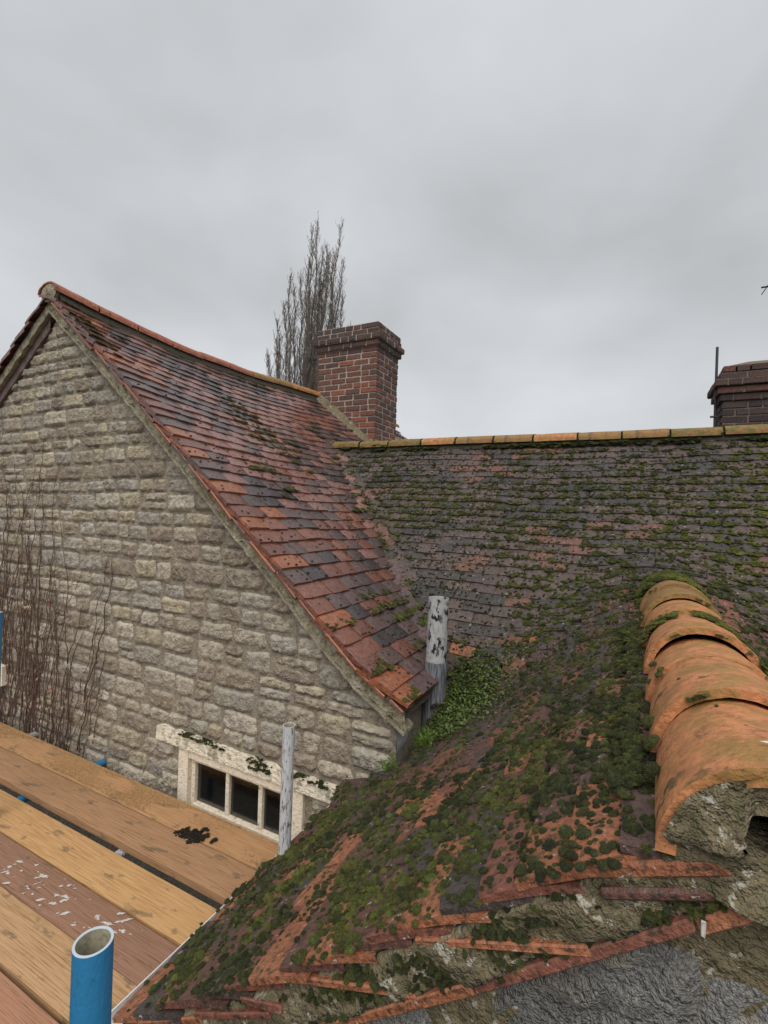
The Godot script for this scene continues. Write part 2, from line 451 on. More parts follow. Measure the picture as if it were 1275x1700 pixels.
# ------------------------------------------------------------------ tiles
func tile_shape(r: RandomNumberGenerator, w: float, length: float, th: float) -> MB:
	# x across, tail at z = 0, head at z = -length, top at y = 0
	var b := MB.new()
	var nx := 6
	var nzz := 5
	var chip := r.randf()
	var chip_side := -1.0 if r.randf() < 0.5 else 1.0
	var camber := r.randf_range(0.001, 0.006)
	var ph := r.randf() * 100.0
	var P := func(k: int, j: int) -> Vector3:
		var s := -1.0 + 2.0 * k / nx
		var t := float(j) / nzz          # 0 tail .. 1 head
		var x := s * w * 0.5
		var z := -t * length
		if j == 0:
			z += 0.0035 * nz.get_noise_2d(s * 90.0 + ph, ph)
			if chip < 0.35 and absf(s - chip_side) < 0.4:
				z -= 0.016 * (1.0 - absf(s - chip_side) / 0.4) * (chip / 0.35)
		if k == 0 or k == nx:
			x += 0.0022 * nz.get_noise_2d(t * 90.0 + ph, ph + 9.0)
		var y := camber * (1.0 - s * s) * 0.5 + camber * (1.0 - (2.0 * t - 1.0) * (2.0 * t - 1.0)) - camber
		y += 0.002 * nz.get_noise_2d(s * 60.0 + ph, t * 90.0)
		if k == 0 or k == nx or j == 0:
			y -= 0.0022
		return Vector3(x, y, z)
	var C := func(k: int, j: int) -> Color:
		var q := 0.92 + 0.34 * nz.get_noise_2d(k * 24.0 + ph * 3.0, j * 24.0)
		return Color(q, q * (1.0 + 0.05 * nz.get_noise_2d(k * 30.0, ph)), q)
	b.grid(nx, nzz, P, C)
	# edges, flat
	for j in nzz:
		var a: Vector3 = P.call(0, j)
		var a2: Vector3 = P.call(0, j + 1)
		b.qf(a2 - Vector3(0, th, 0), a - Vector3(0, th, 0), a, a2, C.call(0, j))
		a = P.call(nx, j)
		a2 = P.call(nx, j + 1)
		b.qf(a - Vector3(0, th, 0), a2 - Vector3(0, th, 0), a2, a, C.call(nx, j))
	for k in nx:
		var a: Vector3 = P.call(k, 0)
		var a2: Vector3 = P.call(k + 1, 0)
		b.qf(a - Vector3(0, th, 0), a2 - Vector3(0, th, 0), a2, a, C.call(k, 0))
	return b

func courses(which: int, lo: float, hi: float, fixed: float, gauge: float, step_sign: float) -> Array:
	# positions measured down the slope so that courses are one gauge apart
	var out := []
	var x := lo
	out.append(x)
	while (hi - x) * step_sign > 0.0:
		var d := 0.01 * step_sign
		var h0: float
		var h1: float
		if which == 1:
			h0 = h_rear(fixed, x)
			h1 = h_rear(fixed, x + d)
		elif which == 0:
			h0 = interp(LEFT_PROFILE, x)
			h1 = interp(LEFT_PROFILE, x + d)
		else:
			h0 = interp(FRONT_PROFILE, x if x <= FRONT_RIDGE else 2 * FRONT_RIDGE - x)
			h1 = interp(FRONT_PROFILE, (x + d) if x <= FRONT_RIDGE else 2 * FRONT_RIDGE - x - d)
		var slope := absf(h1 - h0) / 0.01
		x += step_sign * gauge / sqrt(1.0 + minf(slope, 1.2) * minf(slope, 1.2))
		out.append(x)
	return out

# Lays one roof slope. axis 0: courses step along v and run along u; axis 1: courses step along u and run along v.
# Each entry returned: {t, col, row, k, p, n, sz, moss}
func lay(which: int, axis: int, rows: Array, up: float, from: float, to: float, w: float, length: float, skip: Callable, colour: Callable, salt: int) -> Array:
	var r := RandomNumberGenerator.new()
	r.seed = salt
	var out := []
	for row in rows.size():
		var base: float = rows[row]
		var k := 0
		var x := from
		while x < to:
			var width := w
			if k == 0 and row % 2 == 1:
				width = w * 1.5
			var mid := x + width * 0.5 + r.randf_range(-0.004, 0.004)
			x += width + 0.003
			k += 1
			var s := base + r.randf_range(-0.004, 0.004) - up * maxf(0.0, r.randf() - 0.97) * 0.5
			var v0 := s if axis == 0 else mid
			var u0 := mid if axis == 0 else s
			if skip.call(v0, u0):
				continue
			var d := length * 0.72 * up
			var p0 := spot(which, v0, u0)
			var p1 := spot(which, v0 + (d if axis == 0 else 0.0), u0 + (0.0 if axis == 0 else d))
			var e := 0.06
			var q0 := spot(which, v0 - (0.0 if axis == 0 else e), u0 - (e if axis == 0 else 0.0))
			var q1 := spot(which, v0 + (0.0 if axis == 0 else e), u0 + (e if axis == 0 else 0.0))
			var zdir := (p0 - p1).normalized()           # down the slope
			var xdir := (q1 - q0).normalized()
			var n := zdir.cross(xdir)
			if n.y < 0:
				xdir = -xdir
				n = -n
			xdir = (xdir - zdir * xdir.dot(zdir)).normalized()
			n = zdir.cross(xdir).normalized()
			# raised tail: each tile lies on the two below it
			var tilt := 0.16 + r.randf_range(-0.012, 0.02)
			var bas := Basis(xdir, n, zdir)
			bas = bas * Basis(Vector3.RIGHT, -tilt)
			bas = bas * Basis(Vector3.UP, r.randf_range(-0.022, 0.022)) * Basis(Vector3.BACK, r.randf_range(-0.012, 0.012))
			if width != w:
				bas = bas * Basis.from_scale(Vector3(width / w, 1, 1))
			var t := Transform3D(bas, p0 + n * (0.034 + r.randf_range(-0.002, 0.003)))
			var px := cam_px(p0)
			var size := 0.0
			var view := (p0 - cam.position).normalized()
			if px.x > -20 and px.x < 790 and px.y > 0 and px.y < 1045:
				size = absf(view.dot(n)) / (px.z * px.z)
			out.append({"t": t, "col": colour.call(row, k, v0, u0, r), "row": row, "k": k, "sz": size, "v": v0, "u": u0, "n": n, "var": r.randi() % 10})
	return out

func place_tiles(tiles: Array, parent: Node, shapes: Array, meshes: Array, most: int) -> void:
	var order := tiles.duplicate()
	order.sort_custom(func(a, b): return a.sz > b.sz)
	var rest := {}
	for k in order.size():
		var t = order[k]
		if k < most and t.sz > 0.0:
			put("tile", meshes[t.var], parent, t.t, M.clay[t.col])
		else:
			if not rest.has(t.col):
				rest[t.col] = MB.new()
			rest[t.col].append(shapes[t.var], t.t)
	if rest:
		var m := ArrayMesh.new()
		for col in rest:
			rest[col].mesh(M.clay[col], m)
		stuff(put("tile", m, parent))

# ------------------------------------------------------------------ moss
func moss_shape(r: RandomNumberGenerator, kind: int) -> MB:
	# kind 0 round cushion with short hairs, 1 lumpy clump, 2 loose feathery tuft
	var b := MB.new()
	var lumps := []
	if kind == 0:
		lumps.append([Vector3.ZERO, 1.0, 0.72])
	elif kind == 1:
		for k in 9:
			var a := r.randf() * TAU
			var d := sqrt(r.randf()) * 1.0
			lumps.append([Vector3(cos(a) * d, -0.05, sin(a) * d), r.randf_range(0.35, 0.6), r.randf_range(0.4, 0.75)])
	else:
		for k in 6:
			var a := r.randf() * TAU
			var d := sqrt(r.randf()) * 0.9
			lumps.append([Vector3(cos(a) * d, -0.1, sin(a) * d), r.randf_range(0.3, 0.5), r.randf_range(0.3, 0.55)])
	for l in lumps:
		var at: Vector3 = l[0]
		var rad: float = l[1]
		var tall: float = l[2]
		var nr := 10 if kind == 0 else 7
		var rings := 5 if kind == 0 else 4
		var first := b.v.size()
		for j in rings + 1:
			var th := (PI * 0.56) * j / rings
			for s in nr:
				var a := TAU * s / nr
				var n := Vector3(sin(th) * cos(a), cos(th), sin(th) * sin(a))
				var k := 1.0 + 0.22 * nz.get_noise_3d(n.x * 90 + at.x * 70, n.y * 90 + first, n.z * 90 + at.z * 70)
				var g := 0.55 + 0.25 * n.y + 0.25 * nz.get_noise_3d(n.x * 200, n.y * 200, n.z * 200 + first)
				g = 0.55 + r.randf_range(-0.2, 0.2)
				b.add(at + Vector3(n.x * rad, n.y * tall * (rad if kind != 0 else 1.0) * 1.1, n.z * rad) * k, Color(g, g, g))
		for j in rings:
			for s in nr:
				var s2 := (s + 1) % nr
				b.quad(first + j * nr + s, first + j * nr + s2, first + (j + 1) * nr + s2, first + (j + 1) * nr + s)
		# hairs
		var hairs := 260 if kind == 0 else (90 if kind == 1 else 90)
		for h in hairs:
			var th := acos(1.0 - r.randf() * 1.05)
			var a := r.randf() * TAU
			var n := Vector3(sin(th) * cos(a), cos(th), sin(th) * sin(a))
			var p := at + Vector3(n.x * rad, n.y * tall * (rad if kind != 0 else 1.0) * 1.1, n.z * rad) * 0.94
			var long := (0.3 if kind == 0 else 0.24) * r.randf_range(0.6, 1.3)
			if kind == 2:
				long = r.randf_range(0.2, 0.42)
			var tip := (n + Vector3(r.randf_range(-0.5, 0.5), r.randf_range(-0.1, 0.6), r.randf_range(-0.5, 0.5))).normalized() * long
			var sd := n.cross(Vector3(r.randf() - 0.5, r.randf() - 0.5, r.randf() - 0.5)).normalized() * (0.045 if kind != 2 else 0.055)
			var g := r.randf_range(0.7, 2.3)
			var cc := Color(g, g, g * 0.9)
			b.tf(p - sd, p + sd, p + tip, cc)
	return b

var MOSS := []
var moss_x := []
var moss_c := []

func moss_begin() -> void:
	moss_x = []
	moss_c = []
	for k in MOSS.size():
		moss_x.append([])
		moss_c.append([])

func moss_add(kind: int, p: Vector3, n: Vector3, rad: float, tall: float, col: Color, r: RandomNumberGenerator) -> void:
	var k := kind * 3 + r.randi() % 3
	var y := (n * 0.6 + Vector3.UP * 0.4).normalized()
	var x := y.cross(Vector3(sin(r.randf() * 6.0), 0.1, 1).normalized()).normalized()
	var b := Basis(x, y, x.cross(y)) * Basis(Vector3.UP, r.randf() * TAU)
	b = b * Basis.from_scale(Vector3(rad * r.randf_range(0.8, 1.25), tall, rad * r.randf_range(0.8, 1.25)))
	moss_x[k].append(Transform3D(b, p))
	moss_c[k].append(col)

func moss_end(parent: Node) -> void:
	for k in MOSS.size():
		if moss_x[k].size() > 0:
			swarm("moss", MOSS[k], M.moss, moss_x[k], moss_c[k], parent)

func green(r: RandomNumberGenerator, bright: float) -> Color:
	# dark olive to fresh yellow-green
	var a := Color(0.062, 0.078, 0.026)
	var b := Color(0.22, 0.25, 0.045)
	var c := a.lerp(b, clampf(bright, 0, 1))
	var k := r.randf_range(0.5, 1.55)
	return Color(c.r * k * r.randf_range(0.9, 1.15), c.g * k, c.b * k)

# ------------------------------------------------------------------ stones
func stone_shape(w: float, h: float, r: RandomNumberGenerator, proud: float, rough: float, tint: Color, cap: Callable, origin: Vector3, fine := 1.0) -> MB:
	var b := MB.new()
	var nx := clampi(int(w / (0.024 / fine)) + 3, 6, 12)
	var ny := clampi(int(h / (0.024 / fine)) + 3, 5, 9)
	var ph := r.randf() * 900.0
	var skew := r.randf_range(-0.1, 0.1)
	var tiltx := r.randf_range(-0.01, 0.01)
	var tilty := r.randf_range(-0.008, 0.008)
	var P := func(i: int, j: int) -> Vector3:
		var s := -1.0 + 2.0 * i / nx
		var t := -1.0 + 2.0 * j / ny
		var kx := s * sqrt(1.0 - 0.2 * t * t * t * t)
		var ky := t * sqrt(1.0 - 0.14 * s * s * s * s)
		var x := kx * w * 0.5 + skew * ky * h * 0.5
		var y := ky * h * 0.5
		x += 0.011 * nz.get_noise_2d(s * 25.0 + ph, t * 25.0)
		y += 0.011 * nz.get_noise_2d(s * 25.0, t * 25.0 + ph)
		var pil := (1.0 - pow(absf(s), 9.0)) * (1.0 - pow(absf(t), 7.0))
		var z := -0.014 + (proud + 0.014) * pow(maxf(pil, 0.0), 0.55) + tiltx * s + tilty * t
		z += rough * (nz_fine.get_noise_2d(x * 900.0 + ph, y * 900.0) + 0.7 * nz_fine.get_noise_2d(x * 2600.0, y * 2600.0 + ph)) * sqrt(maxf(pil, 0.0))
		var lim: float = cap.call(origin.x + x)
		if origin.y + y > lim:
			y = lim - origin.y
		return Vector3(x, y, z)
	var C := func(i: int, j: int) -> Color:
		var q := 1.0 + 0.22 * nz.get_noise_2d(i * 28.0 + ph, j * 28.0)
		return Color(tint.r * q, tint.g * q, tint.b * q)
	b.grid(nx, ny, P, C)
	return b

func wall_cap(v: float) -> float:   # underside of the verge on the stone gable
	return EYE + h_left(v, 2.1) - 0.14

# ------------------------------------------------------------------ ridge tiles
func ridge_shape(r: RandomNumberGenerator, rad: float, tall: float, length: float, th: float, flat := 0.0, taper := 0.0) -> MB:
	# runs along z, near end at z = 0, far end at z = -length, crest at y = tall
	var b := MB.new()
	var n := 20
	var nl := 8
	var ph := r.randf() * 300.0
	var P := func(i: int, j: int, inner: bool) -> Vector3:
		var a := PI * (1.0 - float(i) / n)
		var rr := (rad - (th if inner else 0.0)) * (1.0 - taper * j / nl)
		var tt := (tall - (th if inner else 0.0)) * (1.0 - taper * j / nl)
		var x := cos(a) * rr
		var y := pow(sin(a), 1.0 - flat) * tt
		var z := -length * j / nl
		var k := 0.004 * nz.get_noise_2d(a * 25.0 + ph, z * 140.0 + ph) + 0.0022 * nz_fine.get_noise_2d(a * 150.0 + ph, z * 700.0)
		if j == 0:
			z += 0.004 * nz.get_noise_2d(a * 60.0, ph)
			if not inner:
				k -= 0.003
		if j == 1:
			z += length / nl * 0.75
		return Vector3(x * (1.0 + k / rad), y * (1.0 + k / rad), z)
	var C := func(i: int, j: int) -> Color:
		var q := 0.95 + 0.22 * nz.get_noise_2d(i * 14.0 + ph, j * 16.0)
		return Color(q, q, q)
	b.grid(n, nl, func(i, j): return P.call(i, j, false), C)
	b.grid(n, nl, func(i, j): return P.call(n - i, j, true), C)
	for i in n:
		b.qf(P.call(i, 0, true), P.call(i + 1, 0, true), P.call(i + 1, 0, false), P.call(i, 0, false), C.call(i, 0))
	for j in nl:
		b.qf(P.call(0, j + 1, true), P.call(0, j, true), P.call(0, j, false), P.call(0, j + 1, false), C.call(0, j))
		b.qf(P.call(n, j, true), P.call(n, j + 1, true), P.call(n, j + 1, false), P.call(n, j, false), C.call(n, j))
	return b

# ------------------------------------------------------------------ chimneys
func chimney(parent: Node3D, v0: float, v1: float, u0: float, u1: float, bottom: float, top: float, corbel: Array, pal: Array, mortar: Material, salt: int, bottom_fn = null) -> Node3D:
	# v0..v1 and u0..u1 are the shaft; corbel lists how far the courses from the top project
	var r := RandomNumberGenerator.new()
	r.seed = salt
	var st := MB.new()
	st.box(Vector3(v0 + 0.008, EYE + bottom, -u1 + 0.008), Vector3(v1 - 0.008, EYE + top - 0.02, -u0 - 0.008))
	var ch := 0.0752
	for k in corbel.size():
		var p: float = corbel[k] - 0.008
		st.box(Vector3(v0 - p, EYE + top - (k + 1) * ch + 0.0015 * k, -u1 - p), Vector3(v1 + p, EYE + top - k * ch - 0.004, -u0 + p))
	# mortar capping that slopes to the flues
	var e: float = corbel[0]
	var a := [Vector3(v0 - e + 0.01, EYE + top - 0.01, -u0 + e - 0.01), Vector3(v1 + e - 0.01, EYE + top - 0.01, -u0 + e - 0.01), Vector3(v1 + e - 0.01, EYE + top - 0.01, -u1 - e + 0.01), Vector3(v0 - e + 0.01, EYE + top - 0.01, -u1 - e + 0.01)]
	var c := []
	var mid := Vector3((v0 + v1) * 0.5, EYE + top + 0.055, -(u0 + u1) * 0.5)
	for p in a:
		c.append(Vector3(lerpf(p.x, mid.x, 0.55), mid.y, lerpf(p.z, mid.z, 0.55)))
	for k in 4:
		var k2 := (k + 1) % 4
		st.qf(a[k], a[k2], c[k2], c[k])
	st.qf(c[0], c[1], c[2], c[3])
	var root := put("chimney_stack", st.mesh(mortar), parent)
	var shapes := []
	for k in 6:
		var mb := MB.new()
		mb.cbox(Vector3(1, 1, 1), 0.06, Vector3.ZERO, Basis(), Color.WHITE, 0.018, r)
		shapes.append(mb.mesh(null))
	var rows := int((top - bottom) / ch)
	for row in rows:
		var y := EYE + top - (row + 0.5) * ch
		var p: float = corbel[row] if row < corbel.size() else 0.0
		for face in 4:
			if face == 2:
				continue   # the back is never seen from here or a step aside
			var length := (v1 - v0 + 2 * p) if face % 2 == 0 else (u1 - u0 + 2 * p)
			var header := 0.105
			var x := -length * 0.5
			var first := true
			while x < length * 0.5 - 0.02:
				var w := 0.215
				if first:
					w = header if (row + face) % 2 == 0 else 0.215
				elif r.randf() < 0.3:
					w = header
				w = minf(w, length * 0.5 - x)
				if length * 0.5 - (x + w) < 0.05:
					w = length * 0.5 - x
				first = false
				var m := x + w * 0.5
				x += w + 0.013
				if w < 0.03:
					continue
				var pos: Vector3
				var bas := Basis()
				var depth := 0.1
				var push := r.randf_range(-0.004, 0.004)
				if face == 0:
					pos = Vector3((v0 + v1) * 0.5 + m, y, -u0 + p - depth * 0.5 + push)
				elif face == 1:
					pos = Vector3(v1 + p - depth * 0.5 + push, y, -(u0 + u1) * 0.5 - m)
					bas = Basis(Vector3.UP, PI * 0.5)
				else:
					pos = Vector3(v0 - p + depth * 0.5 + push, y, -(u0 + u1) * 0.5 + m)
					bas = Basis(Vector3.UP, -PI * 0.5)
				if face != 0 and absf(m) > length * 0.5 - 0.12 and absf(m) + w * 0.5 > length * 0.5 - 0.005 and m < 0 and face == 1:
					pass
				if bottom_fn != null and pos.y - EYE < bottom_fn.call(pos.x, -pos.z):
					continue
				bas = bas * Basis(Vector3.BACK, r.randf_range(-0.012, 0.012)) * Basis.from_scale(Vector3(w - 0.004 * float(face), ch - 0.0145, depth))
				put("brick", shapes[r.randi() % 6], root, Transform3D(bas, pos + Vector3(0, r.randf_range(-0.0015, 0.0015), 0)), M.brick[pal[r.randi() % pal.size()] if row > 3 else [2, 4, 6, 2, 1][r.randi() % 5]])
	return root

# ==================================================================
func _ready() -> void:
	rng.seed = 7
	nz.seed = 11
	nz.frequency = 0.02
	nz.fractal_octaves = 3
	nz_fine.seed = 12
	nz_fine.frequency = 0.02
	nz_fine.fractal_octaves = 4
	set_view()
	make_materials()
	for kind in 3:
		for k in 3:
			var r := RandomNumberGenerator.new()
			r.seed = 100 + kind * 10 + k
			MOSS.append(moss_shape(r, kind).mesh(M.moss))
	var g := MB.new()
	g.qf(Vector3(-400, 0, 400), Vector3(400, 0, 400), Vector3(400, 0, -400), Vector3(-400, 0, -400))
	put("ground", g.mesh(M.ground)).set_meta("kind", "structure")
	build_stone_wing()
	build_rear_wing()
	build_front_wing()
	build_vent_pipe()
	build_scaffold()
	build_creeper()
	build_weeds()
	build_aerials()
	build_poplar()

func set_view() -> void:
	cam = Camera3D.new()
	cam.name = "camera"
	cam.fov = rad_to_deg(2.0 * atan(850.0 / 800.0))
	cam.near = 0.05
	cam.far = 1500.0
	cam.position = Vector3(0, EYE, 0)
	cam.rotation = Vector3(0, deg_to_rad(27.2), deg_to_rad(2.0))
	add_child(cam)
	cam.current = true
	# sky: a grey cloud deck, computed from noise over directions
	var n1 := FastNoiseLite.new()
	n1.seed = 5
	n1.frequency = 1.0
	n1.fractal_octaves = 5
	n1.fractal_gain = 0.5
	var n2 := FastNoiseLite.new()
	n2.seed = 8
	n2.frequency = 1.0
	n2.fractal_octaves = 3
	var W := 1024
	var H := 512
	var im := Image.create(W, H, false, Image.FORMAT_RGBF)
	for y in H:
		var el := (0.5 - (y + 0.5) / H) * PI
		for x in W:
			var az := (x + 0.5) / W * TAU
			var d := Vector3(cos(az) * cos(el), sin(el), sin(az) * cos(el))
			var q := 0.5
			if d.y > -0.05:
				# cloud deck seen in perspective: features shrink towards the horizon
				var s := 1.0 / (maxf(d.y, 0.0) + 0.22)
				var p := Vector3(d.x * s, d.z * s, 0.0)
				var warp := n2.get_noise_2d(p.x * 0.7, p.y * 0.7)
				var a := n1.get_noise_2d(p.x * 1.1 + warp * 0.25, p.y * 1.2)
				var b := n2.get_noise_2d(p.x * 0.35 + 9.0, p.y * 0.45)
				q = 0.435 + 0.075 * a + 0.125 * b
				q = lerpf(q, 0.45, smoothstep(0.45, 0.0, d.y) * 0.8)
				q = clampf(q, 0.25, 0.55)
			else:
				q = 0.2
			im.set_pixel(x, y, Color(q * 0.965, q * 0.995, q * 1.035))
	var pano := PanoramaSkyMaterial.new()
	pano.panorama = ImageTexture.create_from_image(im)
	var sky := Sky.new()
	sky.sky_material = pano
	var env := Environment.new()
	env.background_mode = Environment.BG_SKY
	env.sky = sky
	env.tonemap_mode = Environment.TONE_MAPPER_LINEAR
	env.tonemap_exposure = 1.5
	env.sdfgi_enabled = true
	env.ssao_enabled = true
	env.ssil_enabled = true
	var we := WorldEnvironment.new()
	we.name = "environment"
	we.environment = env
	add_child(we)
	var sun := DirectionalLight3D.new()
	sun.name = "sun"
	sun.light_energy = 0.5
	sun.light_angular_distance = 50.0
	sun.light_color = Color(1.0, 0.965, 0.92)
	sun.shadow_enabled = true
	sun.rotation = Vector3(deg_to_rad(-50), deg_to_rad(20), 0)
	add_child(sun)

# ------------------------------------------------------------------ stone wing on the left
func build_stone_wing() -> void:
	var wing := thing("stone_wing", "grey stone gabled cottage wing with red-brown tiled roof and brick chimney", "house")
	var r := RandomNumberGenerator.new()
	r.seed = 31
	# ---- wall body: mortar face with a window opening
	var w := MB.new()
	var z := -WALL_U
	var cols := []
	var v := -6.9
	while v < -0.9699:
		cols.append(v)
		v += 0.13
	cols.append(-0.97)
	cols.append(-2.40)
	cols.append(-1.51)
	cols.sort()
	for k in cols.size() - 1:
		var a: float = cols[k]
		var b: float = cols[k + 1]
		if b - a < 0.001:
			continue
		var inside: bool = a > -2.401 and b < -1.509
		var lows := [0.0]
		var tops := [[wall_cap(a), wall_cap(b)]]
		if inside:
			lows = [EYE - 1.47, 0.0]
			tops = [[wall_cap(a), wall_cap(b)], [EYE - 1.87, EYE - 1.87]]
		for q in lows.size():
			w.qf(Vector3(a, lows[q], z), Vector3(b, lows[q], z), Vector3(b, tops[q][1], z), Vector3(a, tops[q][0], z))
	# reveals of the opening
	w.qf(Vector3(-2.40, EYE - 1.87, z), Vector3(-2.40, EYE - 1.87, z - 0.3), Vector3(-2.40, EYE - 1.47, z - 0.3), Vector3(-2.40, EYE - 1.47, z))
	w.qf(Vector3(-1.51, EYE - 1.87, z - 0.3), Vector3(-1.51, EYE - 1.87, z), Vector3(-1.51, EYE - 1.47, z), Vector3(-1.51, EYE - 1.47, z - 0.3))
	w.qf(Vector3(-2.40, EYE - 1.47, z), Vector3(-2.40, EYE - 1.47, z - 0.3), Vector3(-1.51, EYE - 1.47, z - 0.3), Vector3(-1.51, EYE - 1.47, z))
	w.qf(Vector3(-2.40, EYE - 1.87, z - 0.3), Vector3(-2.40, EYE - 1.87, z), Vector3(-1.51, EYE - 1.87, z), Vector3(-1.51, EYE - 1.87, z - 0.3))
	w.qf(Vector3(-6.9, 0, z - 5), Vector3(-6.9, 0, z), Vector3(-6.9, EYE - 0.9, z), Vector3(-6.9, EYE - 0.9, z - 5))
	# side wall under the eaves
	w.qf(Vector3(-0.97, 0, z), Vector3(-0.97, 0, z - 5), Vector3(-0.97, EYE - 1.0, z - 5), Vector3(-0.97, EYE - 1.0, z))
	var wall := put("gable_wall", w.mesh(M.mortar), wing)
	# ---- stones in rough courses
	var stones := []
	var y := -2.05
	var row := 0
	while y < 1.6:
		var rh := r.randf_range(0.078, 0.128)
		if y > 0.6:
			rh = r.randf_range(0.07, 0.105)
		var x := -6.88 + r.randf() * 0.05
		while x < -0.99:
			var sw := clampf(rh * r.randf_range(1.0, 2.9), 0.095, 0.33)
			var cx := x + sw * 0.5
			var wob := 0.022 * nz.get_noise_2d(cx * 40.0, row * 5.0) + 0.03 * nz.get_noise_2d(cx * 14.0, 44.0)
			if x + sw > -0.985:
				sw = -0.985 - x
				cx = x + sw * 0.5
			var parts := [[cx, y + rh * 0.5 + wob, sw, rh]]
			if rh > 0.108 and r.randf() < 0.07:
				parts = [[cx, y + rh * 0.26 + wob, sw, rh * 0.52], [cx, y + rh * 0.77 + wob, sw * 0.95, rh * 0.48]]
			for q in parts:
				var ok: bool = q[2] > 0.05
				var yy: float = q[1]
				if EYE + yy - q[3] * 0.45 > wall_cap(q[0]) - 0.012:
					ok = false
				var hl: float = q[0] - q[2] * 0.5
				var hr: float = q[0] + q[2] * 0.5
				if hr > -2.43 and hl < -1.47 and yy - q[3] * 0.5 < -1.46 and yy + q[3] * 0.5 > -1.95:
					ok = false
				if hr > -2.63 and hl < -1.27 and yy + q[3] * 0.5 > -1.485 and yy - q[3] * 0.5 < -1.385:
					if yy > -1.40:
						# sits on the lintel: trim its lower edge
						var lo := -1.377
						var hi: float = yy + q[3] * 0.5
						if hi - lo < 0.04:
							ok = false
						else:
							q[1] = (lo + hi) * 0.5
							q[3] = hi - lo
					elif yy < -1.47 and (hr < -2.42 or hl > -1.48):
						var hi2 := -1.485
						var lo2: float = yy - q[3] * 0.5
						if hi2 - lo2 < 0.04:
							ok = false
						else:
							q[1] = (lo2 + hi2) * 0.5
							q[3] = hi2 - lo2
					else:
						ok = false
				if ok:
					stones.append(q)
			x += sw + r.randf_range(0.001, 0.008)
		y += rh + r.randf_range(-0.001, 0.005)
		row += 1
	# small filling stones beside the window, under the lintel ends
	for q in [[-2.56, -1.53, 0.14, 0.085], [-1.375, -1.53, 0.15, 0.09], [-1.40, -1.63, 0.11, 0.1], [-2.50, -1.62, 0.13, 0.09], [-2.52, -1.72, 0.16, 0.1], [-1.38, -1.74, 0.16, 0.1]]:
		stones.append(q)
	var pieces := []
	var tones := [Color(0.50, 0.455, 0.395), Color(0.54, 0.50, 0.435), Color(0.44, 0.39, 0.335), Color(0.58, 0.545, 0.49), Color(0.44, 0.415, 0.375), Color(0.54, 0.49, 0.39), Color(0.48, 0.46, 0.425), Color(0.38, 0.33, 0.28)]
	for q in stones:
		var pos := Vector3(q[0], EYE + q[1], z)
		var px := cam_px(pos)
		var sz := 0.0
		if px.x > -10 and px.x < 780 and px.y < 1030:
			sz = q[2] * q[3] / (px.z * px.z * px.z)
		pieces.append({"pos": pos, "w": q[2] + 0.003, "h": q[3] + 0.003, "sz": sz})
	pieces.sort_custom(func(a, b): return a.sz > b.sz)
	var rest := MB.new()
	for k in pieces.size():
		var q = pieces[k]
		var t: Color = tones[r.randi() % tones.size()]
		var kk := r.randf_range(0.88, 1.12)
		var mb := stone_shape(q.w, q.h, r, r.randf_range(0.008, 0.02), 0.015, Color(t.r * kk, t.g * kk, t.b * kk), wall_cap, q.pos)
		if k < 300:
			put("stone", mb.mesh(M.stone), wall, Transform3D(Basis(), q.pos))
		else:
			rest.append(mb, Transform3D(Basis(), q.pos))
	stuff(put("stone", rest.mesh(M.stone), wall))
	# ---- roof deck (closed under the tiles), then tiles
	var deck := MB.new()
	var us := []
	var uu := 2.06
	while uu < 8.0:
		us.append(uu)
		uu += 0.25
	for k in us.size() - 1:
		for j in 22:
			var va := -6.9 + 6.0 * j / 22.0
			var vb := -6.9 + 6.0 * (j + 1) / 22.0
			var f := func(a: float, b: float) -> Vector3: return Vector3(a, EYE + h_left(a, b) - 0.012, -b)
			deck.qf(f.call(va, us[k]), f.call(vb, us[k]), f.call(vb, us[k + 1]), f.call(va, us[k + 1]))
			var f2 := func(a: float, b: float) -> Vector3: return Vector3(a, EYE + h_left(a, b) - 0.06, -b)
			if k == 0:
				deck.qf(f2.call(va, us[0]), f2.call(vb, us[0]), f.call(vb, us[0]), f.call(va, us[0]))
			deck.qf(f2.call(vb, us[k]), f2.call(va, us[k]), f2.call(va, us[k + 1]), f2.call(vb, us[k + 1]))
	var roof := put("roof", deck.mesh(M.underside), wing)
	var shapes := []
	var meshes := []
	for k in 10:
		var mb := tile_shape(r, 0.163, 0.22, 0.018)
		shapes.append(mb)
		meshes.append(mb.mesh(M.clay[0]))
	var rows := courses(0, -0.885, LEFT_RIDGE + 0.06, 0.0, 0.104, -1.0)
	var skip := func(vv: float, uu2: float) -> bool:
		if h_left(vv, uu2) < h_rear(vv, uu2) - 0.03 and uu2 < 6.0:
			return true
		if uu2 > 5.42 and uu2 < 6.05 and vv > -3.9 and vv < -2.98:
			return true
		return uu2 > 4.6 and h_left(vv, uu2) < 0.55
	var colour := func(rw: int, k: int, vv: float, uu2: float, rr: RandomNumberGenerator) -> int:
		var high := clampf(float(rw) / 33.0, 0.0, 1.0)
		var n := nz.get_noise_2d(vv * 70.0 + 40.0, uu2 * 50.0) + rr.randf_range(-0.35, 0.35)
		if k == 1:
			return [0, 0, 1, 6, 3, 6][rr.randi() % 6]
		if k == 2 and rr.randf() < 0.25:
			return [0, 1, 6][rr.randi() % 3]
		if high < 0.4:
			if n > 0.36:
				return [1, 6, 2][rr.randi() % 3]
			return [3, 3, 3, 4, 4, 5, 6][rr.randi() % 7]
		if n > 0.02:
			return [2, 2, 1, 3, 2][rr.randi() % 5]  # upper courses pinker: reflected sky sheen put into the tile colour
		return [3, 4, 5, 3, 2, 4][rr.randi() % 6]
	var tiles := lay(0, 0, rows, -1.0, 2.0, 7.6, 0.163, 0.22, skip, colour, 501)
	place_tiles(tiles, roof, shapes, meshes, 300)
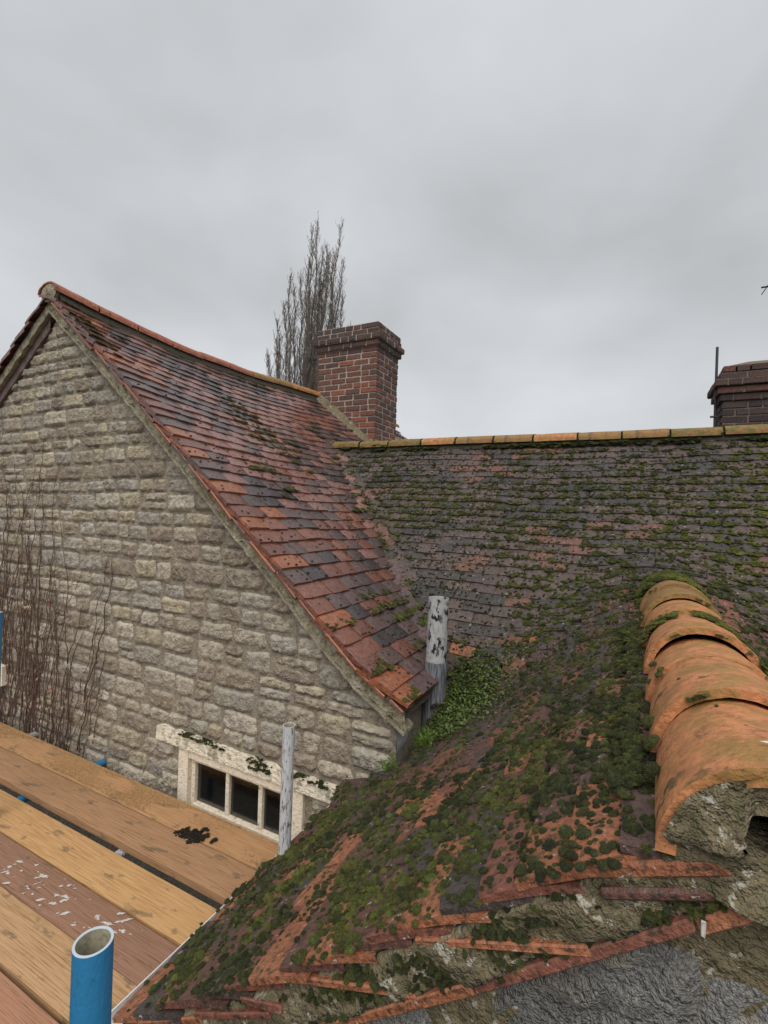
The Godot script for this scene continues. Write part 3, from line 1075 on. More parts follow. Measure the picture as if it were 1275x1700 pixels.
	# far slope of the same roof: only its edge shows at the gable
	var back := []
	var rb := RandomNumberGenerator.new()
	rb.seed = 77
	var s := 0.2
	var bk := {}
	while s < 3.05:
		var vv := LEFT_RIDGE - s
		for k in 3:
			var um := 2.0 + 0.083 + 0.166 * k + (0.04 if int(s * 20) % 2 == 0 else 0.0)
			var zd := Vector3(-1, -0.76, 0).normalized()
			var xd := Vector3(0, 0, -1)
			var n := zd.cross(xd)
			if n.y < 0:
				xd = -xd
				n = -n
			var bas := Basis(xd, n, zd) * Basis(Vector3.RIGHT, -0.15)
			var t := Transform3D(bas, Vector3(vv, EYE + h_left(vv, um), -um) + n * 0.03)
			var ci: int = [3, 6, 1, 4][rb.randi() % 4]
			if not bk.has(ci):
				bk[ci] = MB.new()
			bk[ci].append(shapes[rb.randi() % 10], t)
		s += 0.066
	var bm := ArrayMesh.new()
	for ci in bk:
		bk[ci].mesh(M.clay[ci], bm)
	stuff(put("tile", bm, roof))
	# ridge tiles
	uu = 2.0
	var kk2 := 0
	while uu < 5.36:
		var ln := 0.34 + 0.02 * rb.randf()
		var mb := ridge_shape(rb, 0.115, 0.085, ln - 0.014, 0.014, 0.2)
		var yy := EYE + h_left(LEFT_RIDGE, uu + ln * 0.5) - 0.005
		var d: float = h_left(LEFT_RIDGE, uu + ln) - h_left(LEFT_RIDGE, uu)
		var bas := Basis(Vector3.RIGHT, atan2(d, ln)) * Basis(Vector3.UP, rb.randf_range(-0.012, 0.012))
		var mt: Material = M.ridge_red if kk2 < 6 else (M.ridge_ochre if kk2 < 8 else M.ridge_orange)
		put("ridge_tile", mb.mesh(mt), roof, Transform3D(bas, Vector3(LEFT_RIDGE, yy - d * 0.5, -uu)))
		uu += ln
		kk2 += 1
	uu = 6.1
	while uu < 7.6:
		var mb := ridge_shape(rb, 0.115, 0.085, 0.36, 0.014, 0.2)
		put("ridge_tile", mb.mesh(M.ridge_ochre), roof, Transform3D(Basis(), Vector3(LEFT_RIDGE, EYE + h_left(LEFT_RIDGE, uu) - 0.01, -uu)))
		uu += 0.35
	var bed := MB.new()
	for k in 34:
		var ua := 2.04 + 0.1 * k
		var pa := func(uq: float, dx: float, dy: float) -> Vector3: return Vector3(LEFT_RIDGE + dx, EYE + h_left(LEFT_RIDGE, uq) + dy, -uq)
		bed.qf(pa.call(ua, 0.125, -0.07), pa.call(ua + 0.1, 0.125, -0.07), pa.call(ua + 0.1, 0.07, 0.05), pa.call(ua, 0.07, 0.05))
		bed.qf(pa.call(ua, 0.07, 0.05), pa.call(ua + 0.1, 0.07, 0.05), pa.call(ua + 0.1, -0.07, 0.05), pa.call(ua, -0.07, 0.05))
	put("shaded_ridge_bedding", bed.mesh(M.shaded_bedding), roof)  # mortar bed whose dark colour stands in for shade below the tiles
	# round mortar plug closing the first ridge tile
	var plug := MB.new()
	plug.lathe([Vector2(0.1, -0.02), Vector2(0.098, 0.012), Vector2(0.04, 0.022), Vector2(0.0, 0.024)], 14, Color.WHITE, Basis(Vector3.RIGHT, PI * 0.5) * Basis.from_scale(Vector3(1, 1, 0.75)), Vector3(LEFT_RIDGE, EYE + 1.545, -2.03))
	put("ridge_mortar", plug.mesh(M.verge_mortar), roof)
	# verge: mortar bedding, undercloak slate and the two barge faces
	var vm := MB.new()
	var uc := MB.new()
	var steps := 110
	var strip := func(b: MB, va: float, vb: float, t0: float, t1: float, near: float, far: float, rough: float) -> void:
		var ha := EYE + h_left(va, 2.05)
		var hb := EYE + h_left(vb, 2.05)
		var na := rough * nz_fine.get_noise_2d(va * 900.0, 3.0)
		var nb := rough * nz_fine.get_noise_2d(vb * 900.0, 3.0)
		var ma := rough * nz_fine.get_noise_2d(va * 900.0, 93.0)
		var mb2 := rough * nz_fine.get_noise_2d(vb * 900.0, 93.0)
		b.qf(Vector3(va, ha - t1 + ma, -near + na), Vector3(vb, hb - t1 + mb2, -near + nb), Vector3(vb, hb - t0, -near + nb * 0.4), Vector3(va, ha - t0, -near + na * 0.4))
		b.qf(Vector3(va, ha - t1 + ma, -far), Vector3(vb, hb - t1 + mb2, -far), Vector3(vb, hb - t1 + mb2, -near + nb), Vector3(va, ha - t1 + ma, -near + na))
		b.qf(Vector3(va, ha - t0, -near + na * 0.4), Vector3(vb, hb - t0, -near + nb * 0.4), Vector3(vb, hb - t0, -far), Vector3(va, ha - t0, -far))
	for k in steps:
		var va := LEFT_RIDGE + 3.0 * k / steps
		var vb := LEFT_RIDGE + 3.0 * (k + 1) / steps
		strip.call(vm, va, vb, 0.028, 0.128, 2.04, 2.14, 0.035)
		strip.call(uc, va, vb, 0.129, 0.138, 2.022, 2.14, 0.006)
	put("verge_mortar", vm.mesh(M.verge_mortar), roof)
	put("undercloak", uc.mesh(M.verge_mortar), roof)
	var ut := RandomNumberGenerator.new()
	ut.seed = 9
	var vv2 := LEFT_RIDGE + 0.08
	while vv2 < -0.93:      # orange tile edges that lie in the verge bedding
		var ln := ut.randf_range(0.17, 0.27)
		var va := vv2
		var vb := minf(vv2 + ln * 0.72, -0.9)
		var e := MB.new()
		var pa := Vector3(va, EYE + h_left(va, 2.05) - 0.017, -2.075)
		var pb := Vector3(vb, EYE + h_left(vb, 2.05) - 0.021, -2.075)
		var dir := (pb - pa).normalized()
		e.cbox(Vector3(pa.distance_to(pb), 0.017, 0.14), 0.003, Vector3.ZERO, Basis(), Color(0.9, 0.9, 0.9), 0.003, ut)
		var bas := Basis(dir, dir.cross(Vector3.FORWARD).normalized() * -1.0, Vector3.BACK)
		put("verge_tile", e.mesh(M.clay[[0, 0, 1, 6][ut.randi() % 4]]), roof, Transform3D(bas, (pa + pb) * 0.5 + Vector3(0, ut.randf_range(-0.012, 0.004), ut.randf_range(0.0, 0.022))))
		vv2 = vb + ut.randf_range(-0.01, 0.03)
	var bb := MB.new()      # dark barge on the far slope
	for k in 60:
		var va := LEFT_RIDGE - 3.05 * k / 60.0
		var vb := LEFT_RIDGE - 3.05 * (k + 1) / 60.0
		strip.call(bb, vb, va, 0.02, 0.10, 2.04, 2.14, 0.012)
	put("verge_mortar", bb.mesh(M.verge_mortar), roof)
	var bd := MB.new()
	for k in 60:
		var va := LEFT_RIDGE - 0.06 - 3.0 * k / 60.0
		var vb := LEFT_RIDGE - 0.06 - 3.0 * (k + 1) / 60.0
		strip.call(bd, vb, va, 0.1, 0.19, 2.07, 2.14, 0.008)
	put("barge_board", bd.mesh(M.clay[3]), roof)
	# lead flashing hanging from the eaves corner
	var lf := MB.new()
	lf.grid(6, 10, func(i, j):
		var s2 := float(i) / 6.0
		var t2 := float(j) / 10.0
		return Vector3(-0.968 + 0.035 * s2 * t2 + 0.01 * sin(t2 * 6.0), EYE - 1.16 + 0.19 * t2, -2.085 - 0.1 * s2))
	put("lead_flashing", lf.mesh(M.lead), wing)
	# ---- window
	build_window(wing)
	# ---- chimney
	chimney(wing, -3.865, -2.955, 5.4, 6.03, 0.3, 2.43, [0.022, 0.026, 0.066, 0.034], [0, 0, 1, 1, 2, 2, 3, 7], M.brick_mortar, 901, func(a: float, b: float) -> float: return h_left(a, b) + 0.02)
	# mortar fillet where the stack meets the tiles
	var fl := MB.new()
	for k in 24:
		var va := -3.88 + 0.98 * k / 24.0
		var vb := -3.88 + 0.98 * (k + 1) / 24.0
		var j1 := 0.02 * nz_fine.get_noise_2d(va * 500.0, 1.0)
		var j2 := 0.02 * nz_fine.get_noise_2d(vb * 500.0, 1.0)
		fl.qf(Vector3(va, EYE + h_left(va, 5.27) + 0.03, -5.27 + j1), Vector3(vb, EYE + h_left(vb, 5.27) + 0.03, -5.27 + j2), Vector3(vb, EYE + h_left(vb, 5.4) + 0.11 + j2 * 2.5, -5.405), Vector3(va, EYE + h_left(va, 5.4) + 0.11 + j1 * 2.5, -5.405))
	for k in 12:
		var ua := 5.27 + 0.8 * k / 12.0
		var ub := 5.27 + 0.8 * (k + 1) / 12.0
		fl.qf(Vector3(-2.86, EYE + h_left(-2.86, ua) + 0.02, -ua), Vector3(-2.86, EYE + h_left(-2.86, ub) + 0.02, -ub), Vector3(-2.953, EYE + h_left(-2.953, ub) + 0.15, -maxf(ub, 5.4)), Vector3(-2.953, EYE + h_left(-2.953, ua) + 0.15, -maxf(ua, 5.4)))
	put("mortar_fillet", fl.mesh(M.front_mortar), wing)
	# ---- moss on this roof
	moss_begin()
	var rm := RandomNumberGenerator.new()
	rm.seed = 61
	for t in tiles:
		if t.sz <= 0.0:
			continue
		var clump := nz.get_noise_2d(t.v * 45.0 + 300.0, t.u * 45.0 + 120.0)
		var n_dots := 0
		if t.row < 20:
			n_dots = rm.randi() % 7
		elif rm.randf() < 0.5:
			n_dots = rm.randi() % 4
		var tf: Transform3D = t.t
		for k in n_dots:
			var p: Vector3 = tf * Vector3(rm.randf_range(-0.075, 0.075), 0.0, rm.randf_range(-0.085, -0.004))
			moss_add(0, p, t.n, rm.randf_range(0.004, 0.0085), rm.randf_range(0.003, 0.006), green(rm, rm.randf() * 0.25) * 0.7, rm)
		# clumps gather in a few patches and beside the valley
		var near_valley: float = clampf(1.0 - (h_left(t.v, t.u) - h_rear(t.v, t.u)) / 0.35, 0.0, 1.0)
		var p1: float = clampf((clump - 0.16) * 3.0, 0.0, 0.9) + near_valley * 0.45
		if t.k == 1 and t.row < 9:
			p1 += 0.3
		if rm.randf() < p1:
			for k in rm.randi() % 16 + 4:
				var p: Vector3 = tf * Vector3(rm.randf_range(-0.08, 0.08), -0.002, -absf(rm.randfn(0.0, 0.035)))
				moss_add(1 + rm.randi() % 2, p, t.n, rm.randf_range(0.01, 0.022), rm.randf_range(0.007, 0.014), green(rm, 0.15 + 0.5 * rm.randf()), rm)
	# along the ridge bedding
	for k in 240:
		var um := rm.randf_range(2.05, 5.3)
		var dv := 0.11 + rm.randf_range(0.0, 0.04)
		moss_add(1, spot(0, LEFT_RIDGE + dv, um) + Vector3(0, 0.02, 0), Vector3(0.6, 0.8, 0), rm.randf_range(0.008, 0.02), 0.012, green(rm, rm.randf() * 0.2) * 0.7, rm)
	moss_end(roof)

func build_window(wing: Node3D) -> void:
	var z := -WALL_U
	var r := RandomNumberGenerator.new()
	r.seed = 17
	var fr := MB.new()
	var bar := func(b: MB, x0: float, x1: float, y0: float, y1: float, z0: float, z1: float) -> void:
		b.cbox(Vector3(x1 - x0, y1 - y0, z1 - z0), 0.004, Vector3((x0 + x1) * 0.5, EYE + (y0 + y1) * 0.5, z + (z0 + z1) * 0.5), Basis(), Color.WHITE, 0.0012, r)
	# outer frame: two jambs, head and cill
	bar.call(fr, -2.425, -2.345, -1.90, -1.474, -0.07, 0.024)
	bar.call(fr, -1.565, -1.487, -1.90, -1.474, -0.07, 0.024)
	bar.call(fr, -2.345, -1.565, -1.535, -1.474, -0.07, 0.02)
	bar.call(fr, -2.345, -1.565, -1.90, -1.845, -0.07, 0.022)
	var win := put("window", fr.mesh(M.white_paint), wing)
	var sash := MB.new()
	bar.call(sash, -2.345, -2.317, -1.845, -1.535, -0.06, -0.008)
	bar.call(sash, -1.593, -1.565, -1.845, -1.535, -0.06, -0.008)
	bar.call(sash, -2.317, -1.593, -1.562, -1.535, -0.06, -0.008)
	bar.call(sash, -2.317, -1.593, -1.845, -1.808, -0.06, 0.0)
	put("sash_frame", sash.mesh(M.white_paint), win)
	for x in [-2.055, -1.805]:
		var gb := MB.new()
		bar.call(gb, x - 0.014, x + 0.014, -1.808, -1.562, -0.055, -0.012)
		put("glazing_bar", gb.mesh(M.white_paint), win)
	for q in [[-2.317, -2.069], [-2.041, -1.819], [-1.791, -1.593]]:
		var g := MB.new()
		g.box(Vector3(q[0] - 0.004, EYE - 1.812, z - 0.038), Vector3(q[1] + 0.004, EYE - 1.558, z - 0.034))
		put("pane", g.mesh(M.glass), win)
	# lintel: a rough painted timber, longer than the frame
	var l := MB.new()
	var n := 40
	for side in 4:
		l.grid(n, 3, func(i, j):
			var x := lerpf(-2.615, -1.285, float(i) / n)
			var t := float(j) / 3.0
			var top: float = -1.385 - 0.02 * (float(i) / n) + 0.012 * nz_fine.get_noise_2d(x * 300.0, 5.0) - (0.014 if fmod(absf(x) * 7.3, 1.0) < 0.2 else 0.0)
			var bot: float = -1.472 - 0.008 * (float(i) / n) + 0.003 * nz_fine.get_noise_2d(x * 300.0, 75.0)
			var front: float = 0.04 + 0.006 * nz_fine.get_noise_2d(x * 250.0, 35.0)
			var q := [Vector2(bot, front), Vector2(top, front - 0.006), Vector2(top, -0.06), Vector2(bot, -0.06), Vector2(bot, front)]
			var p: Vector2 = q[side].lerp(q[side + 1], t)
			return Vector3(x, EYE + p.x, z + p.y))
	for e in [-2.615, -1.285]:
		var t0 := -1.385 - (0.02 if e > -2 else 0.0)
		var q := [Vector3(e, EYE - 1.475, z + 0.04), Vector3(e, EYE - 1.475, z - 0.06), Vector3(e, EYE + t0, z - 0.06), Vector3(e, EYE + t0, z + 0.034)]
		if e < -2:
			l.qf(q[1], q[0], q[3], q[2])
		else:
			l.qf(q[0], q[1], q[2], q[3])
	put("lintel", l.mesh(M.lintel_paint), win)
	# moss and grime growing along the top of the lintel
	moss_begin()
	for k in 420:
		var x := rng.randf_range(-2.6, -1.32)
		if nz.get_noise_2d(x * 130.0, 900.0) < -0.02:
			continue
		var low := 0.0
		if x > -2.0 and x < -1.68 and rng.randf() < 0.6:
			low = rng.randf_range(0.0, 0.045)
		moss_add(1 + rng.randi() % 2, Vector3(x, EYE - 1.388 - 0.015 * (x + 2.6) - low, z + rng.randf_range(0.0, 0.042) if low == 0.0 else z + 0.038), Vector3(0, 0.8, 0.5), rng.randf_range(0.006, 0.013), rng.randf_range(0.005, 0.011), green(rng, rng.randf() * 0.45) * 0.8, rng)
	moss_end(win)
	# the dark room behind
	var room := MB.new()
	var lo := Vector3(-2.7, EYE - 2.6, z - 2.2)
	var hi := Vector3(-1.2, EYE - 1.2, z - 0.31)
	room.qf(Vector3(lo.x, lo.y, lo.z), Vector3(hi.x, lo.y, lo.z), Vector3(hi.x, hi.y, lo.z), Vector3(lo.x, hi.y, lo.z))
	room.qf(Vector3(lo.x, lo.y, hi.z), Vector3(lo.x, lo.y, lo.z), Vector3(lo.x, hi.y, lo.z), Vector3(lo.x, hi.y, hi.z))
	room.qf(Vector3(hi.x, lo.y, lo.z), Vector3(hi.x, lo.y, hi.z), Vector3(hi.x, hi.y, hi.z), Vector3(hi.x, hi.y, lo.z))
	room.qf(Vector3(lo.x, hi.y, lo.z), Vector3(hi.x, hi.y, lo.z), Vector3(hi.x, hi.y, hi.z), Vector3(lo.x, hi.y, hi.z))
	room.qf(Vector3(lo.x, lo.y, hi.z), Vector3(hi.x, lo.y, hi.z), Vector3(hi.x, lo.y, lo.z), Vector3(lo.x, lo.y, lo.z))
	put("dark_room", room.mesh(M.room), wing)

# ------------------------------------------------------------------ rear wing: the wide mossy slope
func build_rear_wing() -> void:
	var wing := thing("rear_wing", "rear cottage wing with wide dark mossy tiled slope and straight ridge", "house")
	var r := RandomNumberGenerator.new()
	r.seed = 131
	var deck := MB.new()
	var nv := 26
	var f := func(v: float, u: float) -> Vector3: return Vector3(v, EYE + roof_h(1, v, u) - 0.012, -u)
	for k in nv:
		var va := -3.3 + 5.9 * k / nv
		var vb := -3.3 + 5.9 * (k + 1) / nv
		for j in 12:
			var ua := 2.2 + 2.2 * j / 12.0
			var ub := 2.2 + 2.2 * (j + 1) / 12.0
			if va < -0.7 and (h_rear(vb, ub) < h_left(vb, ua) - 0.12 or ua < 2.35):
				continue
			deck.qf(f.call(va, ua), f.call(vb, ua), f.call(vb, ub), f.call(va, ub))
	# back slope
	deck.qf(Vector3(-3.3, EYE + 0.66, -4.4), Vector3(2.6, EYE + 0.66, -4.4), Vector3(2.6, EYE - 1.5, -6.72), Vector3(-3.3, EYE - 1.5, -6.72))
	# walls under the eaves, so the wing stands on the ground
	deck.qf(Vector3(2.6, 0, -6.6), Vector3(-3.3, 0, -6.6), Vector3(-3.3, EYE - 1.45, -6.6), Vector3(2.6, EYE - 1.45, -6.6))
	deck.qf(Vector3(2.58, 0, -2.3), Vector3(2.58, 0, -6.6), Vector3(2.58, EYE - 1.45, -6.6), Vector3(2.58, EYE - 1.3, -2.3))
	deck.tf(Vector3(2.58, EYE - 1.3, -2.3), Vector3(2.58, EYE - 1.45, -6.6), Vector3(2.58, EYE + 0.64, -4.4))
	var roof := put("roof", deck.mesh(M.underside), wing)
	var shapes := []
	var meshes := []
	for k in 10:
		var mb := tile_shape(r, 0.163, 0.19, 0.02)
		shapes.append(mb)
		meshes.append(mb.mesh(M.clay[7]))
	var rows := courses(1, 2.34, 4.33, -0.5, 0.081, 1.0)
	var skip := func(v: float, u: float) -> bool:
		var a := h_rear(v, u)
		if v < -0.88 and a < h_left(v, u) - 0.03:
			return true
		if v > -1.1 and v < 1.5 and a < h_front(v, u) - 0.04:
			return true
		return v < -0.9 and u < 2.5
	var colour := func(rw: int, _k: int, v: float, u: float, rr: RandomNumberGenerator) -> int:
		var n := nz.get_noise_2d(v * 40.0 + 140.0, u * 60.0) + rr.randf_range(-0.3, 0.3)
		if rw < 9 and v > -1.0:
			if rr.randf() < 0.35:
				return [10, 12, 13, 11][rr.randi() % 4]
		if n > 0.33:
			return [10, 11, 8][rr.randi() % 3]
		return [7, 7, 8, 8, 9, 11][rr.randi() % 6]
	var tiles := lay(1, 1, rows, 1.0, -3.35, 2.4, 0.163, 0.19, skip, colour, 502)
	place_tiles(tiles, roof, shapes, meshes, 300)
	# ridge tiles, hog-backed half rounds
	var v := -3.2
	var k2 := 0
	while v < 2.5:
		var ln := 0.33 + 0.04 * r.randf()
		var mb := ridge_shape(r, 0.12, 0.078, ln - 0.014, 0.016, 0.35)
		var mt: Material
		if v < -2.05:
			mt = M.ridge_green
		elif v < 0.0:
			mt = [M.ridge_ochre, M.ridge_orange, M.ridge_ochre][k2 % 3]
		else:
			mt = M.ridge_green
		var bas := Basis(Vector3.UP, -PI * 0.5) * Basis(Vector3.RIGHT, r.randf_range(-0.012, 0.012))
		put("ridge_tile", mb.mesh(mt), roof, Transform3D(bas, Vector3(v, EYE + 0.655 + 0.02 * nz.get_noise_2d(v * 25.0, 7.0), -4.4)))
		v += ln
		k2 += 1
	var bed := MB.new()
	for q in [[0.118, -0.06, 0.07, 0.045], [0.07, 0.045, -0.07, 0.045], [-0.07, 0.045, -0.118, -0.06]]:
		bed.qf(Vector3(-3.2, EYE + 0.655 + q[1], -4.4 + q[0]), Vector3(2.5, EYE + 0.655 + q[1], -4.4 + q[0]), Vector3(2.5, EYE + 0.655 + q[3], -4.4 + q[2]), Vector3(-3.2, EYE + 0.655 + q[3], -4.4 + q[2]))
	put("shaded_ridge_bedding", bed.mesh(M.shaded_bedding), roof)  # same darkened mortar: shade under the ridge is put into its colour
	# moss: dots on every tile, mats along the tails and joints
	moss_begin()
	var rm := RandomNumberGenerator.new()
	rm.seed = 62
	for t in tiles:
		if t.sz <= 0.0:
			continue
		var tf: Transform3D = t.t
		var area := nz.get_noise_2d(t.v * 28.0 + 500.0, t.u * 38.0)
		var wetness: float = area + 0.24 + rm.randf_range(-0.28, 0.28) + clampf((t.v - 0.1) * 0.4, 0.0, 0.3) + clampf((t.u - 4.05) * 0.9, 0.0, 0.3)
		var valley: float = minf(absf(h_rear(t.v, t.u) - h_left(t.v, t.u)) if t.v < -0.9 else 9.0, absf(h_rear(t.v, t.u) - h_front(t.v, t.u)))
		if t.v > -0.95 and valley < 0.25:
			wetness += 0.35 * (1.0 - valley / 0.25)
		for k in rm.randi_range(3, 13):
			var p: Vector3 = tf * Vector3(rm.randf_range(-0.078, 0.078), 0.0, rm.randf_range(-0.08, -0.003))
			moss_add(0, p, t.n, rm.randf_range(0.0045, 0.0095), rm.randf_range(0.0035, 0.007), green(rm, rm.randf() * 0.2) * 0.62, rm)
		if wetness > 0.05:
			var cnt := int(clampf(wetness, 0.05, 0.75) * 46.0)
			var side := rm.randf_range(-0.07, 0.07)
			for k in cnt:
				var x := clampf(side + rm.randfn(0.0, 0.03 + 0.05 * wetness), -0.084, 0.084)
				var zz := -absf(rm.randfn(0.0, 0.022 + 0.03 * wetness))
				if wetness < 0.3 and rm.randf() < 0.5:
					zz = rm.randf_range(0.0, 0.008)      # sits against the tail, on the course below
				var p: Vector3 = tf * Vector3(x, -0.003 if zz <= 0.0 else -0.012, zz)
				moss_add(1 + int(rm.randf() < 0.5), p, t.n, rm.randf_range(0.009, 0.019), rm.randf_range(0.006, 0.013), green(rm, clampf(0.12 + area * 0.5 + rm.randf() * 0.35 + clampf((t.v - 0.2) * 0.3, 0.0, 0.25), 0.0, 0.85)), rm)
	# moss between and under the ridge tiles
	for k in 900:
		var vv := rm.randf_range(-3.15, 1.3)
		if nz.get_noise_2d(vv * 80.0, 66.0) < -0.1:
			continue
		moss_add(1 + rm.randi() % 2, Vector3(vv, EYE + 0.635 + rm.randf_range(-0.03, 0.0), -4.4 + rm.randf_range(0.09, 0.14)), Vector3(0, 0.7, 0.7), rm.randf_range(0.01, 0.022), 0.014, green(rm, rm.randf() * 0.35) * 0.85, rm)
	for rt in roof.get_children():
		if not str(rt.name).begins_with("ridge_tile"):
			continue
		for k in 16:
			var a := rm.randf_range(0.1, 2.2)
			moss_add(1 + rm.randi() % 2, rt.position + Vector3(rm.randfn(-0.008, 0.008), sin(a) * 0.076, cos(a) * 0.118), Vector3(0, sin(a), cos(a)), rm.randf_range(0.006, 0.013), 0.009, green(rm, rm.randf() * 0.4) * 0.8, rm)
	for k in 420:       # thick growth over the ridge where it dies into the stone wing
		var vv := rm.randf_range(-3.15, -2.2)
		var a := rm.randf_range(0.2, 1.5)
		if nz.get_noise_2d(vv * 120.0, a * 60.0) < 0.0:
			continue
		moss_add(1 + rm.randi() % 2, Vector3(vv, EYE + 0.65 + sin(a) * 0.075, -4.4 + cos(a) * 0.115), Vector3(0, sin(a), cos(a)), rm.randf_range(0.012, 0.028), 0.016, green(rm, 0.1 + rm.randf() * 0.35), rm)
	moss_end(roof)
	# blackened stack behind the ridge
	chimney(wing, 0.80, 1.62, 6.03, 6.5, -1.2, 1.64, [0.0, 0.02, 0.075, 0.045, 0.02], [4, 5, 6, 6, 4, 5], M.brick_mortar_dark, 902)

# ------------------------------------------------------------------ front wing: the mossy roof under the viewer
func build_front_wing() -> void:
	var wing := thing("front_wing", "nearest cottage wing with orange half-round ridge and cushion moss over red tiles", "house")
	var r := RandomNumberGenerator.new()
	r.seed = 231
	var near := 0.87
	var deck := MB.new()
	var f := func(v: float, u: float) -> Vector3: return Vector3(v, EYE + roof_h(2, v, u) - 0.012, -u)
	for k in 16:
		var va := -1.2 + 2.8 * k / 16.0
		var vb := -1.2 + 2.8 * (k + 1) / 16.0
		for j in 14:
			var ua := near + 2.5 * j / 14.0
			var ub := near + 2.5 * (j + 1) / 14.0
			if ub > 2.1 and va < -0.97:
				continue
			deck.qf(f.call(va, ua), f.call(vb, ua), f.call(vb, ub), f.call(va, ub))
	# side wall below the eaves
	deck.qf(Vector3(-1.08, 0, -2.1), Vector3(-1.08, 0, -near - 0.06), Vector3(-1.08, EYE - 1.36, -near - 0.06), Vector3(-1.08, EYE - 1.36, -2.1))
	deck.qf(Vector3(-1.2, EYE - 1.43, -2.08), Vector3(-1.2, EYE - 1.43, -near), Vector3(-1.05, EYE - 1.43, -near), Vector3(-1.05, EYE - 1.43, -2.08))
	var roof := put("roof", deck.mesh(M.underside), wing)
	var shapes := []
	var meshes := []
	for k in 10:
		var mb := tile_shape(r, 0.168, 0.2, 0.0145)
		shapes.append(mb)
		meshes.append(mb.mesh(M.clay[12]))
	var rows := courses(2, -1.205, -0.06, 0.0, 0.094, 1.0)
	var skip := func(v: float, u: float) -> bool:
		if u > 2.02 and v < -0.95:
			return true
		return h_front(v, u) < h_rear(v, u) - 0.05
	var colour := func(rw: int, k: int, v: float, u: float, rr: RandomNumberGenerator) -> int:
		var n := rr.randf()
		if k == 1:
			if v > -0.2 and v < -0.04:
				return 13
			return [13, 12, 14, 15, 16][rr.randi() % 5]
		if u > 1.9:
			return [12, 14, 16, 16, 14, 15][rr.randi() % 6]
		if n < 0.24:
			return 15
		if n < 0.34:
			return 13
		return [12, 16, 14, 12, 16][rr.randi() % 5]
	var tiles := lay(2, 0, rows, 1.0, near - 0.012, 3.5, 0.168, 0.2, skip, colour, 503)
	place_tiles(tiles, roof, shapes, meshes, 300)
	# the other slope, beyond the ridge
	var rows2 := courses(2, 1.55, 0.46, 0.0, 0.094, -1.0)
	var tiles2 := lay(2, 0, rows2, -1.0, near + 0.02, 3.5, 0.168, 0.2, func(v: float, u: float) -> bool: return h_front(v, u) < h_rear(v, u) - 0.05, colour, 504)
	place_tiles(tiles2, roof, shapes, meshes, 0)
	# ---- half-round ridge tiles; each laps over the one behind it
	var rr2 := RandomNumberGenerator.new()
	rr2.seed = 15
	var u := 0.845
	var k2 := 0
	var ends := []
	var ln := [0.325, 0.30, 0.235, 0.33, 0.34, 0.34, 0.34, 0.34]
	while u < 3.35:
		var l: float = ln[k2]
		var mb := ridge_shape(rr2, 0.163 - 0.004 * (k2 % 2), 0.165, l + 0.05, 0.03 if k2 == 0 else 0.022, 0.0, 0.11)
		var yy: float = EYE - 0.497 + 0.022 * (u - 0.85) + [0.0, 0.004, -0.012, 0.006, 0.0, 0.004, 0.0, 0.0][k2]
		var bas := Basis(Vector3.RIGHT, 0.022 - 0.03) * Basis(Vector3.UP, rr2.randf_range(-0.012, 0.012))
		if k2 == 0:
			bas = Basis(Vector3.RIGHT, -0.01)
		put("ridge_tile", mb.mesh(M.ridge_orange if k2 < 5 else M.ridge_ochre), roof, Transform3D(bas, Vector3(FRONT_RIDGE + rr2.randf_range(-0.004, 0.004), yy, -u)))
		ends.append(u)
		u += l
		k2 += 1
	# bird dropping on the first tile
	# ---- near gable: mortar, tile slips, undercloak and stone
	build_front_gable(wing, near)
	# white metal trim along the eaves
	var tr := MB.new()
	tr.box(Vector3(-1.2475, EYE - 1.455, -2.09), Vector3(-1.244, EYE - 1.4165, -0.83))
	tr.box(Vector3(-1.2435, EYE - 1.455, -2.09), Vector3(-1.15, EYE - 1.45, -0.83))
	put("eaves_trim", tr.mesh(M.trim), wing)
	# ---- moss
	moss_begin()
	var rm := RandomNumberGenerator.new()
	rm.seed = 63
	var all := tiles.duplicate()
	all.append_array(tiles2)
	for t in all:
		var tf: Transform3D = t.t
		var area := nz.get_noise_2d(t.v * 42.0 + 700.0, t.u * 34.0 + 50.0)
		var wet: float = 0.62 + area * 1.0 + rm.randf_range(-0.5, 0.4)
		if t.v < -0.55 and t.u < 1.6:
			wet += 0.34
		if t.v > -0.25 and t.v < 0.1 and t.u > 0.95:
			wet += 0.22
		if t.k == 1:
			wet -= 0.1
		if t.col == 13:
			wet -= 0.35
		var far: float = clampf((t.u - 1.35) / 0.6, 0.0, 1.0)
		wet = lerpf(wet, clampf(wet, 0.12, 0.42), far)
		# small round cushions scattered over the face
		for k in int(clampf(0.35 + wet, 0.15, 1.2) * 21.0 + far * 10.0):
			var p: Vector3 = tf * Vector3(rm.randf_range(-0.083, 0.083), -0.001, rm.randf_range(-0.095, -0.002))
			var rad := 0.003 + 0.007 * rm.randf() * rm.randf() + (0.005 if rm.randf() < 0.08 else 0.0)
			moss_add(0, p, t.n, rad, rad * rm.randf_range(0.8, 1.1), green(rm, rm.randf() * 0.4), rm)
